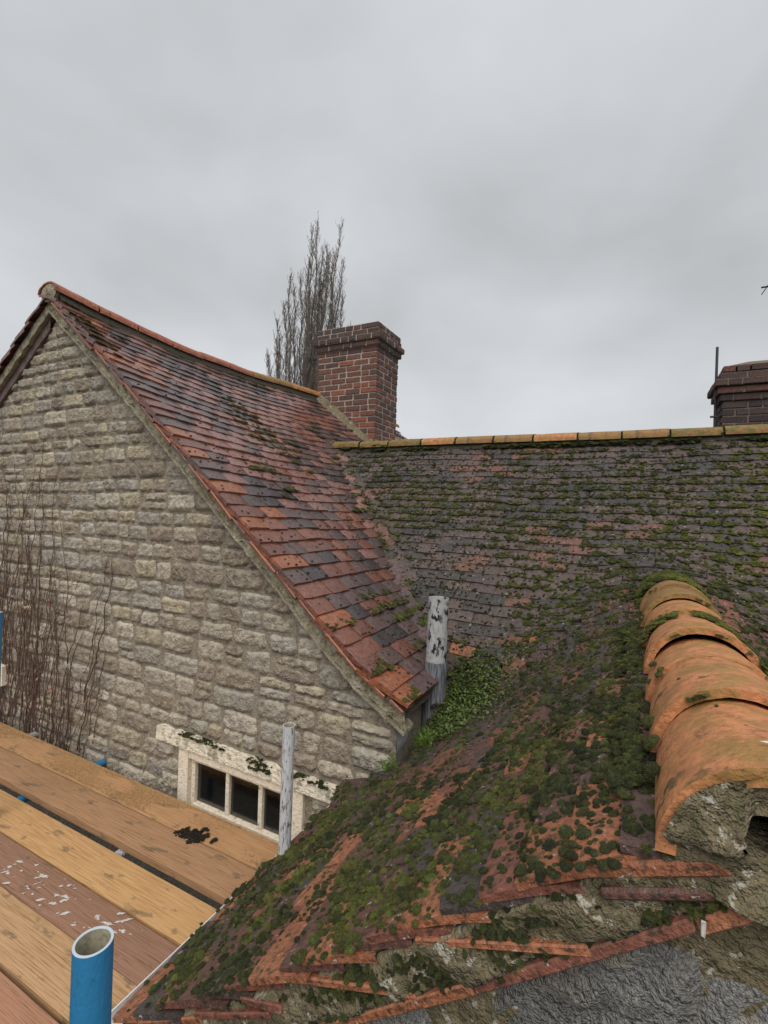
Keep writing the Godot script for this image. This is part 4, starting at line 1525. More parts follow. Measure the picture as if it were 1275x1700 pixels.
		if wet > 0.25:
			var cnt := int(clampf((wet - 0.2) * 1.3, 0.0, 1.0) * 125.0)
			var cx := rm.randf_range(-0.06, 0.06)
			var cz := rm.randf_range(-0.08, -0.01)
			var fresh := clampf(0.2 + nz.get_noise_2d(t.v * 90.0, t.u * 90.0 + 400.0) * 0.9 + rm.randf_range(-0.15, 0.2), 0.0, 0.75)
			for k in cnt:
				var sp := 0.026 + 0.035 * clampf(wet, 0, 1)
				var x := cx + rm.randfn(0.0, sp)
				var zz := cz + rm.randfn(0.0, sp * 0.8)
				if absf(x) > 0.1 or zz < -0.13 or zz > 0.02:
					continue
				var p: Vector3 = tf * Vector3(x, -0.002, zz)
				var rad := rm.randf_range(0.004, 0.0095) * (1.0 + 0.7 * float(rm.randf() < 0.12))
				var pick := rm.randf()
				moss_add(0 if pick < 0.68 else (1 if pick < 0.85 else 2), p, t.n, rad, rad * rm.randf_range(0.85, 1.3), green(rm, fresh + rm.randf_range(-0.15, 0.15)), rm)
	# thick rows where the slope meets the ridge tiles
	for k in 1150:
		var uu := rm.randf_range(0.95, 3.3)
		if nz.get_noise_2d(uu * 70.0, 303.0) < -0.12:
			continue
		var vv := 0.03 - absf(rm.randfn(0.0, 0.035))
		var rad := rm.randf_range(0.005, 0.0125)
		moss_add(rm.randi() % 2, spot(2, vv, uu) + Vector3(0, 0.028, 0), Vector3(-0.5, 0.85, 0), rad, rad * 0.95, green(rm, rm.randf() * 0.45), rm)
	# cushions in the laps of the ridge and one green mat across a tile
	for e in ends.size():
		for k in 30 if e > 0 else 0:
			var a := rm.randf_range(0.15, PI - 0.1)
			if nz.get_noise_2d(a * 45.0, e * 77.0) < (0.12 if a > 1.9 else 0.3):
				continue
			var uu: float = ends[e] - 0.008
			var rad := rm.randf_range(0.003, 0.0095)
			moss_add(rm.randi() % 3, Vector3(FRONT_RIDGE + cos(a) * 0.158, EYE - 0.497 + 0.022 * (uu - 0.85) + sin(a) * 0.156, -uu), Vector3(cos(a), sin(a), 0.3), rad, rad * 0.8, green(rm, 0.2 + rm.randf() * 0.4), rm)
	for q in [[2.9, 1.02, 0.016], [2.84, 1.13, 0.014], [2.5, 1.45, 0.009], [2.75, 1.5, 0.008], [2.6, 1.6, 0.01], [2.2, 1.32, 0.005], [1.9, 1.1, 0.004], [2.95, 1.3, 0.012], [2.85, 1.24, 0.014]]:
		var a: float = q[0]
		moss_add(0, Vector3(FRONT_RIDGE + cos(a) * 0.16, EYE - 0.497 + sin(a) * 0.162, -q[1]), Vector3(cos(a), sin(a), 0.2), q[2], q[2] * 0.9, green(rm, 0.25), rm)
	for k in 2600:
		var a := rm.randf_range(0.15, 2.9)
		var uu := rm.randf_range(1.6, 2.35)
		var m: float = 2.02 - 0.2 * clampf(1.4 - a, 0.0, 1.3)
		var half: float = 0.07 + 0.09 * clampf(1.5 - a, 0.0, 1.0)
		if absf(uu - m) > half or nz.get_noise_2d(uu * 130.0, a * 60.0) < (-0.3 if a < 1.5 else (0.05 if a < 2.3 else -0.1)):
			continue
		var rad := rm.randf_range(0.006, 0.012)
		moss_add(1 + rm.randi() % 2, Vector3(FRONT_RIDGE + cos(a) * 0.158, EYE - 0.474 + sin(a) * 0.16, -uu), Vector3(cos(a), sin(a), 0.0), rad, rad * 0.75, green(rm, 0.55 + rm.randf() * 0.45), rm)
	for k in 900:       # mound over the far end of the ridge
		var uu := rm.randf_range(2.9, 3.45)
		var a := rm.randf_range(0.1, 3.1)
		if uu < 3.15 and rm.randf() < 0.6 and a < 2.2:
			continue
		var rad := rm.randf_range(0.012, 0.026)
		moss_add(1 + rm.randi() % 2, Vector3(FRONT_RIDGE + cos(a) * 0.165, EYE - 0.46 + sin(a) * 0.17, -uu), Vector3(cos(a), sin(a), 0.3), rad, rad * 0.8, green(rm, 0.35 + rm.randf() * 0.6), rm)
	moss_end(roof)

func build_front_gable(wing: Node3D, near: float) -> void:
	var r := RandomNumberGenerator.new()
	r.seed = 404
	var wall_z := -near - 0.035
	var top := func(v: float) -> float: return EYE + (h_front(v, near) if absf(v - FRONT_RIDGE) > 0.155 else -0.505 + (0.155 - absf(v - FRONT_RIDGE)) * 0.71)
	# grey stone wall below, built up of large rough stones
	var w := MB.new()
	for k in 24:
		var va := -1.08 + 2.5 * k / 24.0
		var vb := -1.08 + 2.5 * (k + 1) / 24.0
		w.qf(Vector3(va, 0, wall_z), Vector3(vb, 0, wall_z), Vector3(vb, top.call(vb) - 0.1, wall_z), Vector3(va, top.call(va) - 0.1, wall_z))
	var wall := put("gable_wall", w.mesh(M.front_mortar), wing)
	var cap := func(v: float) -> float: return top.call(v) - 0.145
	var y := -1.75
	while y < -0.55:
		var rh := r.randf_range(0.2, 0.3)
		var x := -1.05 + r.randf() * 0.1
		while x < 0.7:
			var sw := r.randf_range(0.3, 0.5)
			var pos := Vector3(x + sw * 0.5, EYE + y + rh * 0.5, wall_z)
			if pos.y - rh * 0.42 < cap.call(pos.x):
				var g := r.randf_range(0.34, 0.44)
				var mb := stone_shape(sw + 0.03, rh + 0.03, r, 0.016, 0.034, Color(g, g * 0.98, g * 0.94), cap, pos, 1.6)
				put("stone", mb.mesh(M.grey_stone), wall, Transform3D(Basis(), pos))
			x += sw
		y += rh
	# mortar bed between the undercloak and the verge tiles
	var m := MB.new()
	var n := 150
	m.grid(n, 8, func(i, j):
		var v := lerpf(-1.2, 0.62, float(i) / n)
		var t := float(j) / 8.0
		var hh: float = top.call(v)
		var hi: float = hh if absf(v - FRONT_RIDGE) > 0.16 else minf(hh, EYE - 0.512)
		var yy := lerpf(hh - 0.135, maxf(hi, hh - 0.13), t)
		var zz := -near + 0.006 + 0.018 * nz_fine.get_noise_2d(v * 260.0, yy * 420.0) + 0.016 * nz.get_noise_2d(v * 120.0, yy * 300.0)
		if j == 0 or j == 8:
			zz -= 0.03
		return Vector3(v, yy, zz))
	put("verge_mortar", m.mesh(M.front_mortar), wing)
	# undercloak: long orange tile edges below the mortar
	var v := -1.16
	while v < 0.6:
		var ln := r.randf_range(0.2, 0.34)
		var va := v
		var vb := v + ln
		if va < FRONT_RIDGE and vb > FRONT_RIDGE:
			vb = FRONT_RIDGE
		var pa := Vector3(va, top.call(va) - 0.132, -near + 0.005)
		var pb := Vector3(vb, top.call(vb) - 0.132, -near + 0.005)
		var dir := (pb - pa).normalized()
		var e := MB.new()
		e.cbox(Vector3(pa.distance_to(pb) - 0.003, 0.021, 0.11), 0.003, Vector3.ZERO, Basis(), Color.WHITE, 0.003, r)
		put("undercloak_tile", e.mesh(M.clay[[13, 15, 15, 13][r.randi() % 4]]), wing, Transform3D(Basis(dir, Vector3.BACK.cross(dir), Vector3.BACK), (pa + pb) * 0.5 + Vector3(0, r.randf_range(-0.006, 0.006), -0.046)))
		v = vb + 0.001
	# tile slips showing in the mortar
	for q in [[-0.19, 0.325, -0.758, 0.37], [-0.487, 0.316, -0.971, 0.36], [-0.709, 0.125, -1.122, 0.3], [-0.80, 0.26, -1.19, 0.5], [-1.0, 0.25, -1.31, 0.55]]:
		var va: float = q[0]
		var slope: float = q[3]
		var dir := Vector3(1, slope, 0).normalized()
		var e := MB.new()
		e.cbox(Vector3(q[1], 0.017, 0.07), 0.003, Vector3.ZERO, Basis(), Color.WHITE, 0.003, r)
		put("tile_slip", e.mesh(M.clay[[15, 13, 12][r.randi() % 3]]), wing, Transform3D(Basis(dir, Vector3.BACK.cross(dir), Vector3.BACK), Vector3(va, EYE + q[2], -near - 0.019)))
	# two heavy slips under the ridge end
	for q in [[0.052, -0.530, 0.185, 0.023, 13, 0.40], [0.067, -0.559, 0.19, 0.018, 12, 0.34]]:
		var e := MB.new()
		e.cbox(Vector3(q[2], q[3], 0.1), 0.005, Vector3.ZERO, Basis(), Color(0.85, 0.8, 0.8), 0.007, r)
		put("tile_slip", e.mesh(M.clay[q[4]]), wing, Transform3D(Basis(Vector3.BACK, q[5]), Vector3(q[0], EYE + q[1], -near - 0.032)))
	# mortar closing the end of the ridge, with an open hole in it
	var plug := MB.new()
	var hole := Vector3(0.205, EYE - 0.445, 0)
	var rings := 7
	var seg := 40
	plug.grid(seg, rings, func(i, j):
		var a: float = TAU * i / seg
		var t := float(j) / rings
		var inner := hole + Vector3(cos(a) * 0.052, sin(a) * 0.045, 0)
		inner += Vector3(cos(a), sin(a), 0) * 0.008 * nz_fine.get_noise_2d(i * 60.0 if i < seg else 0.0, 8.0)
		var ro := 0.152
		var outer := Vector3(FRONT_RIDGE + cos(a) * ro, EYE - 0.497 + (sin(a) * 0.15 if sin(a) > 0 else sin(a) * 0.055), 0)
		var p := outer.lerp(inner, t)
		var zz := -near + 0.016 + (0.02 * nz_fine.get_noise_2d(p.x * 420.0, p.y * 420.0) + 0.012 * nz.get_noise_2d(p.x * 200.0, p.y * 200.0)) * (1.0 if j < rings else 0.4)
		if p.y > EYE - 0.47 and p.x < 0.16:
			zz += 0.018
		return Vector3(p.x, p.y, zz))
	plug.grid(seg, 3, func(i, j):
		var a: float = TAU * i / seg
		var inner := hole + Vector3(cos(a) * 0.052, sin(a) * 0.045, 0)
		inner += Vector3(cos(a), sin(a), 0) * 0.008 * nz_fine.get_noise_2d(i * 60.0 if i < seg else 0.0, 8.0)
		return Vector3(inner.x, inner.y, -near + 0.016 - 0.2 * j))
	put("ridge_mortar", plug.mesh(M.front_mortar), wing)
	# moss in the verge
	moss_begin()
	for k in 1900:
		var vv := r.randf_range(-1.15, 0.2)
		var d := r.randf_range(0.01, 0.12)
		if nz.get_noise_2d(vv * 70.0 + 70.0, d * 400.0) < 0.06:
			continue
		moss_add(1 + r.randi() % 2, Vector3(vv, top.call(vv) - d, -near + r.randf_range(-0.006, 0.012)), Vector3(0, 0.3, 1), r.randf_range(0.004, 0.01), 0.007, green(r, r.randf() * 0.4) * 0.85, r)
	moss_end(wing)
	# bird dropping on the first ridge tile and on the undercloak
	var sp := MB.new()
	for k in 10:
		var a := TAU * k / 10
		var b := TAU * (k + 1) / 10
		var c := Vector3(0.2, EYE - 0.3305, -0.93)
		sp.tf(c + Vector3(0, 0.002, 0), c + Vector3(cos(b) * 0.014, -0.0015, -sin(b) * 0.003), c + Vector3(cos(a) * 0.014, -0.0015, -sin(a) * 0.003))
	put("bird_dropping", sp.mesh(M.splash), wing)
	var dab := MB.new()
	dab.cbox(Vector3(0.006, 0.024, 0.003), 0.001, Vector3(0.112, EYE - 0.596, -near + 0.0165), Basis(), Color.WHITE, 0.001, r)
	put("paint_dab", dab.mesh(M.splash), wing)

# ------------------------------------------------------------------ vent pipe in the valley
func build_vent_pipe() -> void:
	var base := Vector3(-0.915, EYE - 1.16, -2.44)
	var t := thing("vent_pipe", "grey plastic soil vent pipe smeared with black paint in the roof valley", "pipe", base)
	t.rotation = Vector3(0.0, 0.0, deg_to_rad(-0.8))
	var p := MB.new()
	p.lathe([Vector2(0.055, 0.3), Vector2(0.055, 0.706), Vector2(0.0545, 0.711), Vector2(0.051, 0.711), Vector2(0.0505, 0.706), Vector2(0.0505, 0.25)], 40)
	put("pipe", p.mesh(M.pipe_grey), t)
	var s := MB.new()
	s.lathe([Vector2(0.066, -0.05), Vector2(0.064, 0.05), Vector2(0.0615, 0.2), Vector2(0.059, 0.368), Vector2(0.058, 0.374), Vector2(0.0552, 0.374)], 40)
	put("sleeve", s.mesh(M.pipe_sleeve), t)

# ------------------------------------------------------------------ scaffold
func build_scaffold() -> void:
	var r := RandomNumberGenerator.new()
	r.seed = 88
	var deck := EYE - 1.72
	var spec := [   # far edge, near edge, material, height, label
		[1.98, 1.79, 0, 0.0, "sandy scaffold board tight against the stone wall below the window"],
		[1.776, 1.583, 1, 0.006, "brown scaffold board beside the open dark gap, second from the wall"],
		[1.527, 1.337, 2, 0.0, "pale golden scaffold board on the near side of the open dark gap"],
		[1.332, 1.159, 3, 0.003, "reddish scaffold board spattered with white paint"],
		[1.152, 0.966, 4, 0.0, "pale tan scaffold board behind the blue scaffold tube"],
		[0.952, 0.745, 5, 0.002, "reddish brown scaffold board at the bottom left corner"],
		[0.735, 0.53, 1, 0.0, "nearest scaffold board below the corner of the picture"]]
	for k in spec.size() - 1:
		var q = spec[k]
		var wd: float = q[0] - q[1]
		var len_b := 6.2
		var x1 := -1.33
		var b := MB.new()
		b.grid(40, 6, func(i, j):
			var x := lerpf(-len_b * 0.5, len_b * 0.5, i / 40.0)
			var t: float = j / 6.0
			return Vector3(x, 0.0018 * nz.get_noise_2d(x * 40.0 + k * 90.0, t * 40.0) - (0.003 if j == 0 or j == 6 else 0.0), wd * 0.5 - wd * t))
		b.qf(Vector3(-len_b * 0.5, -0.038, wd * 0.5), Vector3(len_b * 0.5, -0.038, wd * 0.5), Vector3(len_b * 0.5, -0.003, wd * 0.5), Vector3(-len_b * 0.5, -0.003, wd * 0.5))
		b.qf(Vector3(len_b * 0.5, -0.038, -wd * 0.5), Vector3(-len_b * 0.5, -0.038, -wd * 0.5), Vector3(-len_b * 0.5, -0.003, -wd * 0.5), Vector3(len_b * 0.5, -0.003, -wd * 0.5))
		b.qf(Vector3(len_b * 0.5, -0.038, wd * 0.5), Vector3(len_b * 0.5, -0.038, -wd * 0.5), Vector3(len_b * 0.5, -0.003, -wd * 0.5), Vector3(len_b * 0.5, -0.003, wd * 0.5))
		b.qf(Vector3(-len_b * 0.5, -0.038, -wd * 0.5), Vector3(len_b * 0.5, -0.038, -wd * 0.5), Vector3(len_b * 0.5, -0.038, wd * 0.5), Vector3(-len_b * 0.5, -0.038, wd * 0.5))
		var root := thing("scaffold_board", q[4], "board", Vector3(x1 - len_b * 0.5, deck + q[3], -(q[0] + q[1]) * 0.5), "boards of the scaffold platform")
		root.rotation = Vector3(0, r.randf_range(-0.002, 0.002), 0)
		put("plank", b.mesh(M.board[q[2]]), root)
		if k == 3:
			# dried paint splashes
			for s in 74:
				var sp := MB.new()
				var x := r.randf_range(-2.55, -1.72) if s < 56 else r.randf_range(-3.3, -1.6)
				var zz := r.randf_range(-wd * 0.44, wd * 0.44)
				var rad := r.randf_range(0.002, 0.0085) if s < 50 else r.randf_range(0.001, 0.003)
				var st := r.randf_range(1.0, 4.0)
				var turn := Basis(Vector3.UP, r.randfn(0.5, 0.35))
				var c := Vector3(x - root.position.x, 0.0022, zz)
				var pts := []
				for a in 17:
					var rr := rad * r.randf_range(0.45, 1.3)
					pts.append(c + turn * Vector3(cos(TAU * a / 17) * rr * st, 0, -sin(TAU * a / 17) * rr))
				for a in 17:
					sp.tf(c + Vector3(0, 0.0006, 0), pts[a], pts[(a + 1) % 17])
				put("paint_splash", sp.mesh(M.splash), root)
	# sawdust and sand lying on the first boards
	var lump := MB.new()
	lump.lathe([Vector2(1.0, -0.3), Vector2(0.9, 0.35), Vector2(0.5, 0.7), Vector2(0.0, 0.82)], 6)
	var xs := []
	var cs := []
	for k in 26000:
		var x := r.randf_range(-4.6, -1.4)
		var w := r.randf()
		var zz := -1.972 + w * w * 0.165
		var dens := nz.get_noise_2d(x * 60.0, zz * 160.0) + 0.25 - w * 0.5 + (0.2 if x > -3.4 and x < -2.2 else 0.0)
		if dens < r.randf_range(-0.05, 0.32):
			continue
		var rad := r.randf_range(0.0012, 0.0042)
		xs.append(Transform3D(Basis(Vector3.UP, r.randf() * TAU) * Basis.from_scale(Vector3(rad, rad * 0.55, rad * r.randf_range(0.7, 1.3))), Vector3(x, deck + 0.001, zz)))
		var g := r.randf_range(0.7, 1.15)
		cs.append(Color(0.46 * g, 0.275 * g, 0.12 * g))
	tag(swarm("sawdust", lump.mesh(M.sawdust), M.sawdust, xs, cs, null), "brown sawdust and grit strewn along the board next to the stone wall", "sawdust")
	# dark clump of dead moss on the boards
	moss_begin()
	for k in 60:
		var p := Vector3(-1.98 + r.randfn(0.0, 0.045), deck + 0.006, -1.80 + r.randfn(0.0, 0.022))
		moss_add(1 + r.randi() % 2, p, Vector3.UP, r.randf_range(0.007, 0.018), r.randf_range(0.007, 0.015), Color(0.05, 0.04, 0.022) * r.randf_range(0.6, 1.3), r)
	var clump := thing("moss_clump", "black clump of fallen moss lying across two boards below the window", "moss")
	moss_end(clump)
	# tubes: transoms under the boards, their ends towards the wall
	var tube := func(length: float) -> MB:
		var b := MB.new()
		b.lathe([Vector2(0.0, 0.0), Vector2(0.0242, 0.0), Vector2(0.0242, length), Vector2(0.0225, length + 0.001), Vector2(0.0205, length), Vector2(0.0205, length - 0.3), Vector2(0.0, length - 0.3)], 24)
		return b
	var along := Basis(Vector3.RIGHT, -PI * 0.5)
	for q in [[-3.98, "steel", "short steel tube end poking out between boards and wall by the creeper"], [-3.17, "blue_tube", "blue painted tube end poking out beside the wall nearer the window"], [-2.256, "white_tube", "whitish scaffold tube seen down through the gap between boards"]]:
		var rad: Basis = along
		tag(put("scaffold_tube", tube.call(1.76 if q[1] != "white_tube" else 1.4).mesh(M[q[1]]), null, Transform3D(rad, Vector3(q[0], deck - 0.064, -0.33))), q[2], "tube", "scaffold tubes")
	# uprights
	var up := func(at: Vector3, topy: float, mat: Material, rim: Material, lean: float, label: String) -> void:
		var t := thing("scaffold_upright", label, "tube", at, "scaffold tubes")
		t.rotation = Vector3(0, 0, lean)
		var length := topy - at.y
		var o := MB.new()
		o.lathe([Vector2(0.0242, 0.0), Vector2(0.0242, length - 0.0006)], 40)
		put("tube", o.mesh(mat), t)
		var ri := MB.new()
		ri.lathe([Vector2(0.0242, length - 0.0006), Vector2(0.0238, length), Vector2(0.0210, length), Vector2(0.0204, length - 0.001)], 40)
		put("rim", ri.mesh(rim), t)
		var inn := MB.new()
		inn.lathe([Vector2(0.0204, length - 0.001), Vector2(0.0204, length - 0.5), Vector2(0.0, length - 0.5)], 32)
		put("bore", inn.mesh(M.tube_inside), t)
	up.call(Vector3(-0.618, 0, -0.402), EYE - 0.583, M.blue_tube, M.tube_rim, 0.0, "bright blue scaffold tube standing upright with open sawn top, nearest the viewer")
	up.call(Vector3(-1.20, 0, -1.549), EYE - 0.862, M.white_tube, M.white_tube, -0.003, "flaking white painted scaffold tube standing in front of the window")
	up.call(Vector3(-3.01, 0, -1.36), EYE - 0.61, M.blue_tube, M.tube_rim, 0.0, "sliver of a blue scaffold tube at the left edge before the creeper")
	# white block on the wall at the far left
	var wb := MB.new()
	wb.cbox(Vector3(0.09, 0.17, 0.05), 0.006, Vector3.ZERO, Basis(), Color.WHITE, 0.003, r)
	tag(put("timber_block", wb.mesh(M.white_paint), null, Transform3D(Basis(), Vector3(-4.48, EYE - 1.42, -WALL_U + 0.03))), "small white painted timber block fixed on the wall among the creeper stems", "block")

# ------------------------------------------------------------------ creeper on the wall
func build_creeper() -> void:
	var root := thing("creeper", "leafless creeper with thin brown stems climbing the left of the stone wall", "climbing plant")
	var r := RandomNumberGenerator.new()
	r.seed = 55
	for s in 96:
		var m := MB.new()
		var x := r.randf_range(-4.9, -3.25)
		if s < 44:
			x = r.randf_range(-4.9, -3.6)
		var tall := clampf(2.6 - (x + 4.9) * 0.95 + r.randf_range(-1.0, 0.4), 0.5, 3.0)
		var lean := r.randf_range(-0.06, 0.10) + (0.35 * maxf(0.0, (x + 4.0)) if x > -4.0 else 0.0)
		var y := -2.1 + (r.randf_range(0.0, 0.9) if s > 40 else 0.0)
		var pts := PackedVector3Array()
		var rad := PackedFloat32Array()
		var r0 := r.randf_range(0.003, 0.006)
		var steps := int(tall / 0.045)
		for k in steps:
			pts.append(Vector3(x, EYE + y, -WALL_U + 0.026 + 0.006 * sin(k * 0.9 + s)))
			rad.append(lerpf(r0, 0.0015, float(k) / steps))
			x += 0.045 * lean + r.randf_range(-0.013, 0.013)
			y += 0.045 * r.randf_range(0.75, 1.1)
			lean += r.randf_range(-0.07, 0.07)
			if r.randf() < 0.2:
				# side shoot
				var sp := PackedVector3Array()
				var sr := PackedFloat32Array()
				var sx := x
				var sy := y
				var dir := -1.0 if r.randf() < 0.5 else 1.0
				var rise := r.randf_range(-0.1, 0.7)
				for j in r.randi_range(3, 8):
					sp.append(Vector3(sx, EYE + sy, -WALL_U + 0.027))
					sr.append(0.0014)
					sx += dir * r.randf_range(0.01, 0.035)
					sy += 0.02 * rise + r.randf_range(-0.008, 0.008)
				m.sweep(sp, sr, 4)
		m.sweep(pts, rad, 5)
		put("stem", m.mesh(M.stem), root)
	for k in 9:
		var lf := MB.new()
		var p := Vector3(r.randf_range(-4.7, -3.5), EYE + r.randf_range(-1.7, -0.3), -WALL_U + 0.045)
		for j in 3:
			var a := r.randf() * TAU
			var d := Vector3(cos(a), sin(a), r.randf_range(-0.2, 0.4)) * 0.022
			var sd := Vector3(-sin(a), cos(a), 0.2) * 0.008
			lf.qf(p, p + d * 0.5 - sd, p + d, p + d * 0.5 + sd)
		put("leaf", lf.mesh(M.red_leaf), root)

# ------------------------------------------------------------------ weeds in the valley
func build_weeds() -> void:
	var r := RandomNumberGenerator.new()
	r.seed = 91
	var blade := func(b: MB, p: Vector3, dir: Vector3, length: float, w: float, col: Color) -> void:
		var side := dir.cross(Vector3(r.randf() - 0.5, 0.2, r.randf() - 0.5)).normalized() * w
		var bend := Vector3(r.randf_range(-0.4, 0.4), -0.25, r.randf_range(-0.4, 0.4))
		var q := p + dir * length * 0.5
		var tip := p + dir * length + bend * length * 0.5
		b.qf(p - side, p + side, q + side * 0.8, q - side * 0.8, col)
		b.tf(q - side * 0.8, q + side * 0.8, tip, col)
	var g := MB.new()
	for k in 190:
		var p := Vector3(-0.845 + r.randfn(0.0, 0.035), EYE + maxf(roof_h(1, -0.84, 2.2), roof_h(2, -0.84, 2.2)) + 0.02, -2.2 + r.randfn(0.0, 0.03))
		var a := r.randf() * TAU
		var dir := Vector3(cos(a) * 0.45, 1.0, sin(a) * 0.45).normalized()
		var c := r.randf_range(0.75, 1.3)
		blade.call(g, p, dir, r.randf_range(0.05, 0.1), 0.0016, Color(0.13 * c, 0.24 * c, 0.035 * c))
	var tuft := thing("grass_tuft", "bright green tuft of grass at the foot of the vent pipe", "grass")
	put("blades", g.mesh(M.leaf), tuft)
	# leafy weeds around the pipe and up the swept valley
	var w := MB.new()
	for k in 5200:
		var v := -0.87 + absf(r.randfn(0.0, 0.15))
		var u := 2.42 + r.randfn(0.0, 0.16)
		if v > -0.5 or v < -0.87 or u < 2.12 or u > 2.9:
			continue
		var h := maxf(roof_h(1, v, u), roof_h(2, v, u))
		var p := Vector3(v, EYE + h + r.randf_range(0.02, 0.075), -u)
		var a := r.randf() * TAU
		var d := Vector3(cos(a), r.randf_range(0.0, 0.8), sin(a)).normalized()
		var sd := d.cross(Vector3.UP).normalized() * r.randf_range(0.004, 0.008)
		var ln := r.randf_range(0.012, 0.026)
		var c := r.randf_range(0.5, 1.3)
		w.qf(p, p + d * ln * 0.5 - sd, p + d * ln, p + d * ln * 0.5 + sd, Color(0.085 * c, 0.12 * c, 0.028 * c))
	tag(stuff(put("weeds", w.mesh(M.leaf))), "low dark green weeds filling the valley around the vent pipe", "weeds")
	# small plant hanging at the eaves corner below the flashing
	var s := MB.new()
	for k in 130:
		var p := Vector3(-0.985 + r.randfn(0.0, 0.025), EYE - 1.20 + r.randfn(0.0, 0.03), -2.05 + r.randfn(0.0, 0.02))
		var a := r.randf() * TAU
		var d := Vector3(cos(a), r.randf_range(-0.4, 0.6), sin(a)).normalized()
		var sd := d.cross(Vector3.UP).normalized() * 0.005
		var c := r.randf_range(0.6, 1.3)
		s.qf(p, p + d * 0.01 - sd, p + d * 0.022, p + d * 0.01 + sd, Color(0.1 * c, 0.17 * c, 0.03 * c))
	var pl := thing("eaves_plant", "small leafy green plant growing at the wall corner under the lead flashing", "plant")
	put("leaves", s.mesh(M.leaf), pl)

# ------------------------------------------------------------------ masts
func build_aerials() -> void:
	var b := MB.new()
	b.lathe([Vector2(0.0, 0.0), Vector2(0.013, 0.0), Vector2(0.013, 1.0), Vector2(0.0, 1.001)], 14)
	var t := thing("aerial_mast", "plain dark metal mast standing beside the blackened chimney", "mast", Vector3(0.752, EYE + 0.87, -6.13))
	put("pole", b.mesh(M.dark_metal), t)
	for y in [0.1, 0.26]:
		var k := MB.new()
		k.cbox(Vector3(0.09, 0.02, 0.02), 0.003, Vector3(0.0, y, 0.012))
		put("bracket", k.mesh(M.dark_metal), t)
	var a := thing("television_aerial", "tip of a television aerial at the right edge against the sky", "aerial", Vector3(1.5, EYE + 1.6, -6.3))
	var m := MB.new()
	m.sweep(PackedVector3Array([Vector3.ZERO, Vector3(0, 1.05, 0)]), PackedFloat32Array([0.014, 0.014]), 10)
	put("mast", m.mesh(M.dark_metal), a)
	var bo := MB.new()
	bo.sweep(PackedVector3Array([Vector3(-0.36, 0.905, 0), Vector3(0.3, 0.905, 0)]), PackedFloat32Array([0.0095, 0.0095]), 8)
	put("boom", bo.mesh(M.dark_metal), a)
	for k in 5:
		var e := MB.new()
		var x := -0.31 + 0.12 * k
		e.sweep(PackedVector3Array([Vector3(x - 0.02, 0.885, -0.14), Vector3(x + 0.02, 0.925, 0.14)]), PackedFloat32Array([0.005, 0.005]), 6)
		put("element", e.mesh(M.dark_metal), a)

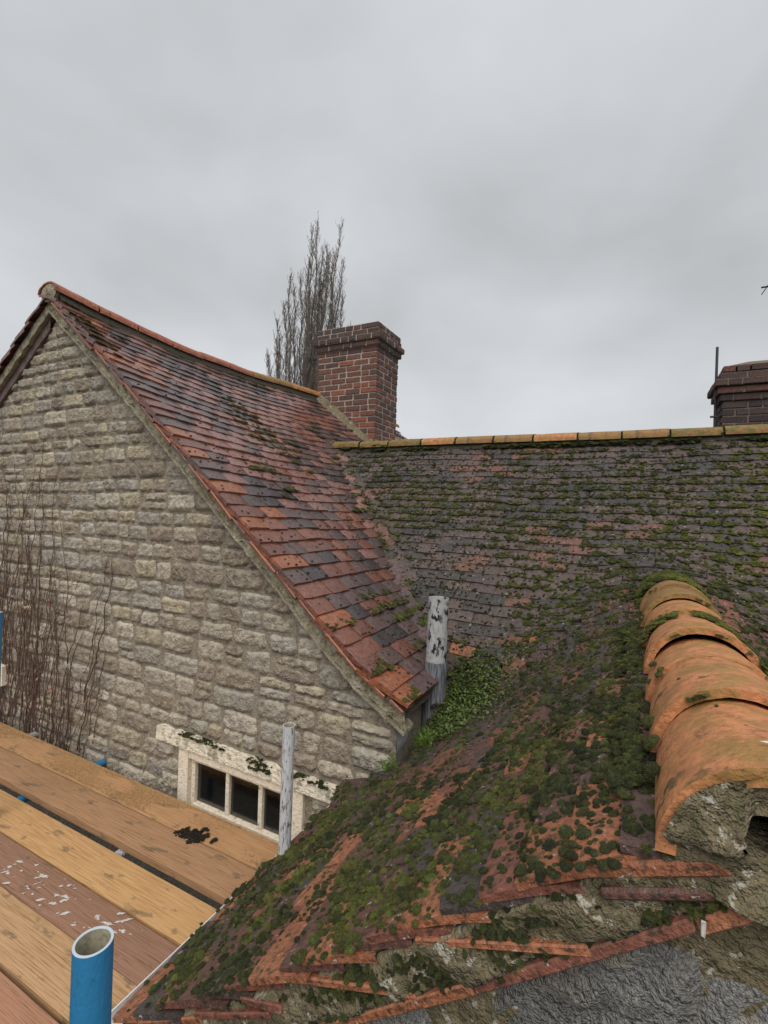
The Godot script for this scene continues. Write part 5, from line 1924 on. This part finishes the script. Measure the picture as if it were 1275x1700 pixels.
# ------------------------------------------------------------------ bare poplar
func build_poplar() -> void:
	var r := RandomNumberGenerator.new()
	r.seed = 77
	var base := Vector3(-13.5, 0, -17.75)
	var t := thing("poplar_tree", "tall leafless columnar poplar behind the brick chimney", "tree", base)
	var right := Vector3(0.889, 0, -0.457)      # across the view from the house
	var back := Vector3(-0.457, 0, -0.889)
	var twigs := MB.new()
	var trunk := MB.new()
	var tp := PackedVector3Array()
	var tr := PackedFloat32Array()
	for k in 12:
		tp.append(Vector3(0.05 * sin(k * 1.3), 0.8 * k, 0.05 * cos(k)))
		tr.append(lerpf(0.3, 0.16, k / 11.0))
	trunk.sweep(tp, tr, 10)
	put("trunk", trunk.mesh(M.bark), t)
	# leaders: side offset at the foot, side offset at the tip, depth, foot height, tip height, thickness
	var leaders := [[0.0, 0.45, 0.0, 6.5, 18.5, 0.13], [0.1, 0.25, -0.35, 6.5, 17.9, 0.1], [0.2, 0.8, 0.45, 6.5, 17.7, 0.1], [0.15, 1.05, -0.3, 6.0, 16.9, 0.09], [0.25, 0.65, 0.2, 6.5, 17.4, 0.09],
		[0.45, 1.45, -0.2, 5.6, 18.3, 0.12], [0.5, 1.2, 0.25, 5.4, 17.2, 0.09], [0.5, 1.6, 0.1, 5.4, 16.8, 0.09], [0.6, 1.65, 0.3, 5.0, 15.3, 0.08], [0.2, 0.9, 0.0, 5.5, 16.4, 0.08], [0.1, 0.6, 0.3, 5.5, 16.0, 0.08], [0.0, 0.2, -0.1, 5.5, 15.2, 0.08], [0.45, 1.35, 0.35, 5.6, 15.6, 0.08],
		[-0.1, 0.0, 0.3, 6.0, 17.0, 0.1], [-0.15, -0.3, 0.4, 6.0, 16.3, 0.09], [-0.25, -0.75, -0.2, 5.8, 15.9, 0.1], [-0.3, -0.55, 0.1, 5.8, 15.5, 0.08], [-0.3, -1.0, 0.25, 5.4, 14.9, 0.08],
		[-0.4, -1.35, 0.2, 5.0, 13.2, 0.08], [-0.45, -1.2, -0.2, 5.0, 13.9, 0.07], [-0.5, -1.6, -0.1, 4.8, 12.4, 0.07], [-0.55, -1.85, 0.1, 4.4, 11.3, 0.06], [0.7, 2.0, -0.1, 4.6, 13.6, 0.07], [0.3, 0.5, -0.2, 6.0, 15.0, 0.08]]
	for L in leaders:
		var m := MB.new()
		var pts := PackedVector3Array()
		var rad := PackedFloat32Array()
		var n := 26
		for k in n + 1:
			var f := float(k) / n
			var s: float = lerpf(L[0] * 0.5, L[1], pow(f, 0.6)) + 0.05 * sin(k * 0.8 + L[1] * 9.0)
			var d: float = L[2] * minf(f * 3.0, 1.0) + 0.05 * cos(k * 0.7 + L[0] * 5.0)
			pts.append(right * s + back * d + Vector3(0, lerpf(L[3], L[4] - 0.5, f), 0))
			rad.append(lerpf(L[5] * 0.75, 0.007, pow(f, 0.7)))
		m.sweep(pts, rad, 6)
		put("limb", m.mesh(M.bark), t)
		# ascending branches, each with twigs
		for k in range(2, n):
			for j in 9:
				var f := (k + r.randf()) / n
				var p := pts[k].lerp(pts[k + 1], r.randf())
				var a := r.randf() * TAU
				var ln := lerpf(1.5, 0.45, f) * r.randf_range(0.5, 1.1)
				var out := 0.36 * r.randf_range(0.3, 1.3)
				var q := PackedVector3Array()
				var rr := PackedFloat32Array()
				for i in 5:
					var g := i / 4.0
					var sp := out * ln * (1.0 - pow(1.0 - g, 1.7))
					q.append(p + Vector3(cos(a) * sp, ln * g, sin(a) * sp) + Vector3(r.randf_range(-0.03, 0.03), 0, r.randf_range(-0.03, 0.03)))
					rr.append(lerpf(0.0085, 0.0035, g))
				twigs.sweep(q, rr, 3)
				for w in 4:
					var i := r.randi_range(1, 3)
					var b2 := r.randf() * TAU
					var l2 := ln * r.randf_range(0.18, 0.4)
					var o2 := r.randf_range(0.15, 0.5) * l2
					var q0 := q[i]
					twigs.sweep(PackedVector3Array([q0, q0 + Vector3(cos(b2) * o2 * 0.7, l2 * 0.5, sin(b2) * o2 * 0.7), q0 + Vector3(cos(b2) * o2, l2, sin(b2) * o2)]), PackedFloat32Array([0.0052, 0.0045, 0.003]), 3)
	stuff(put("crown", twigs.mesh(M.twig), t))
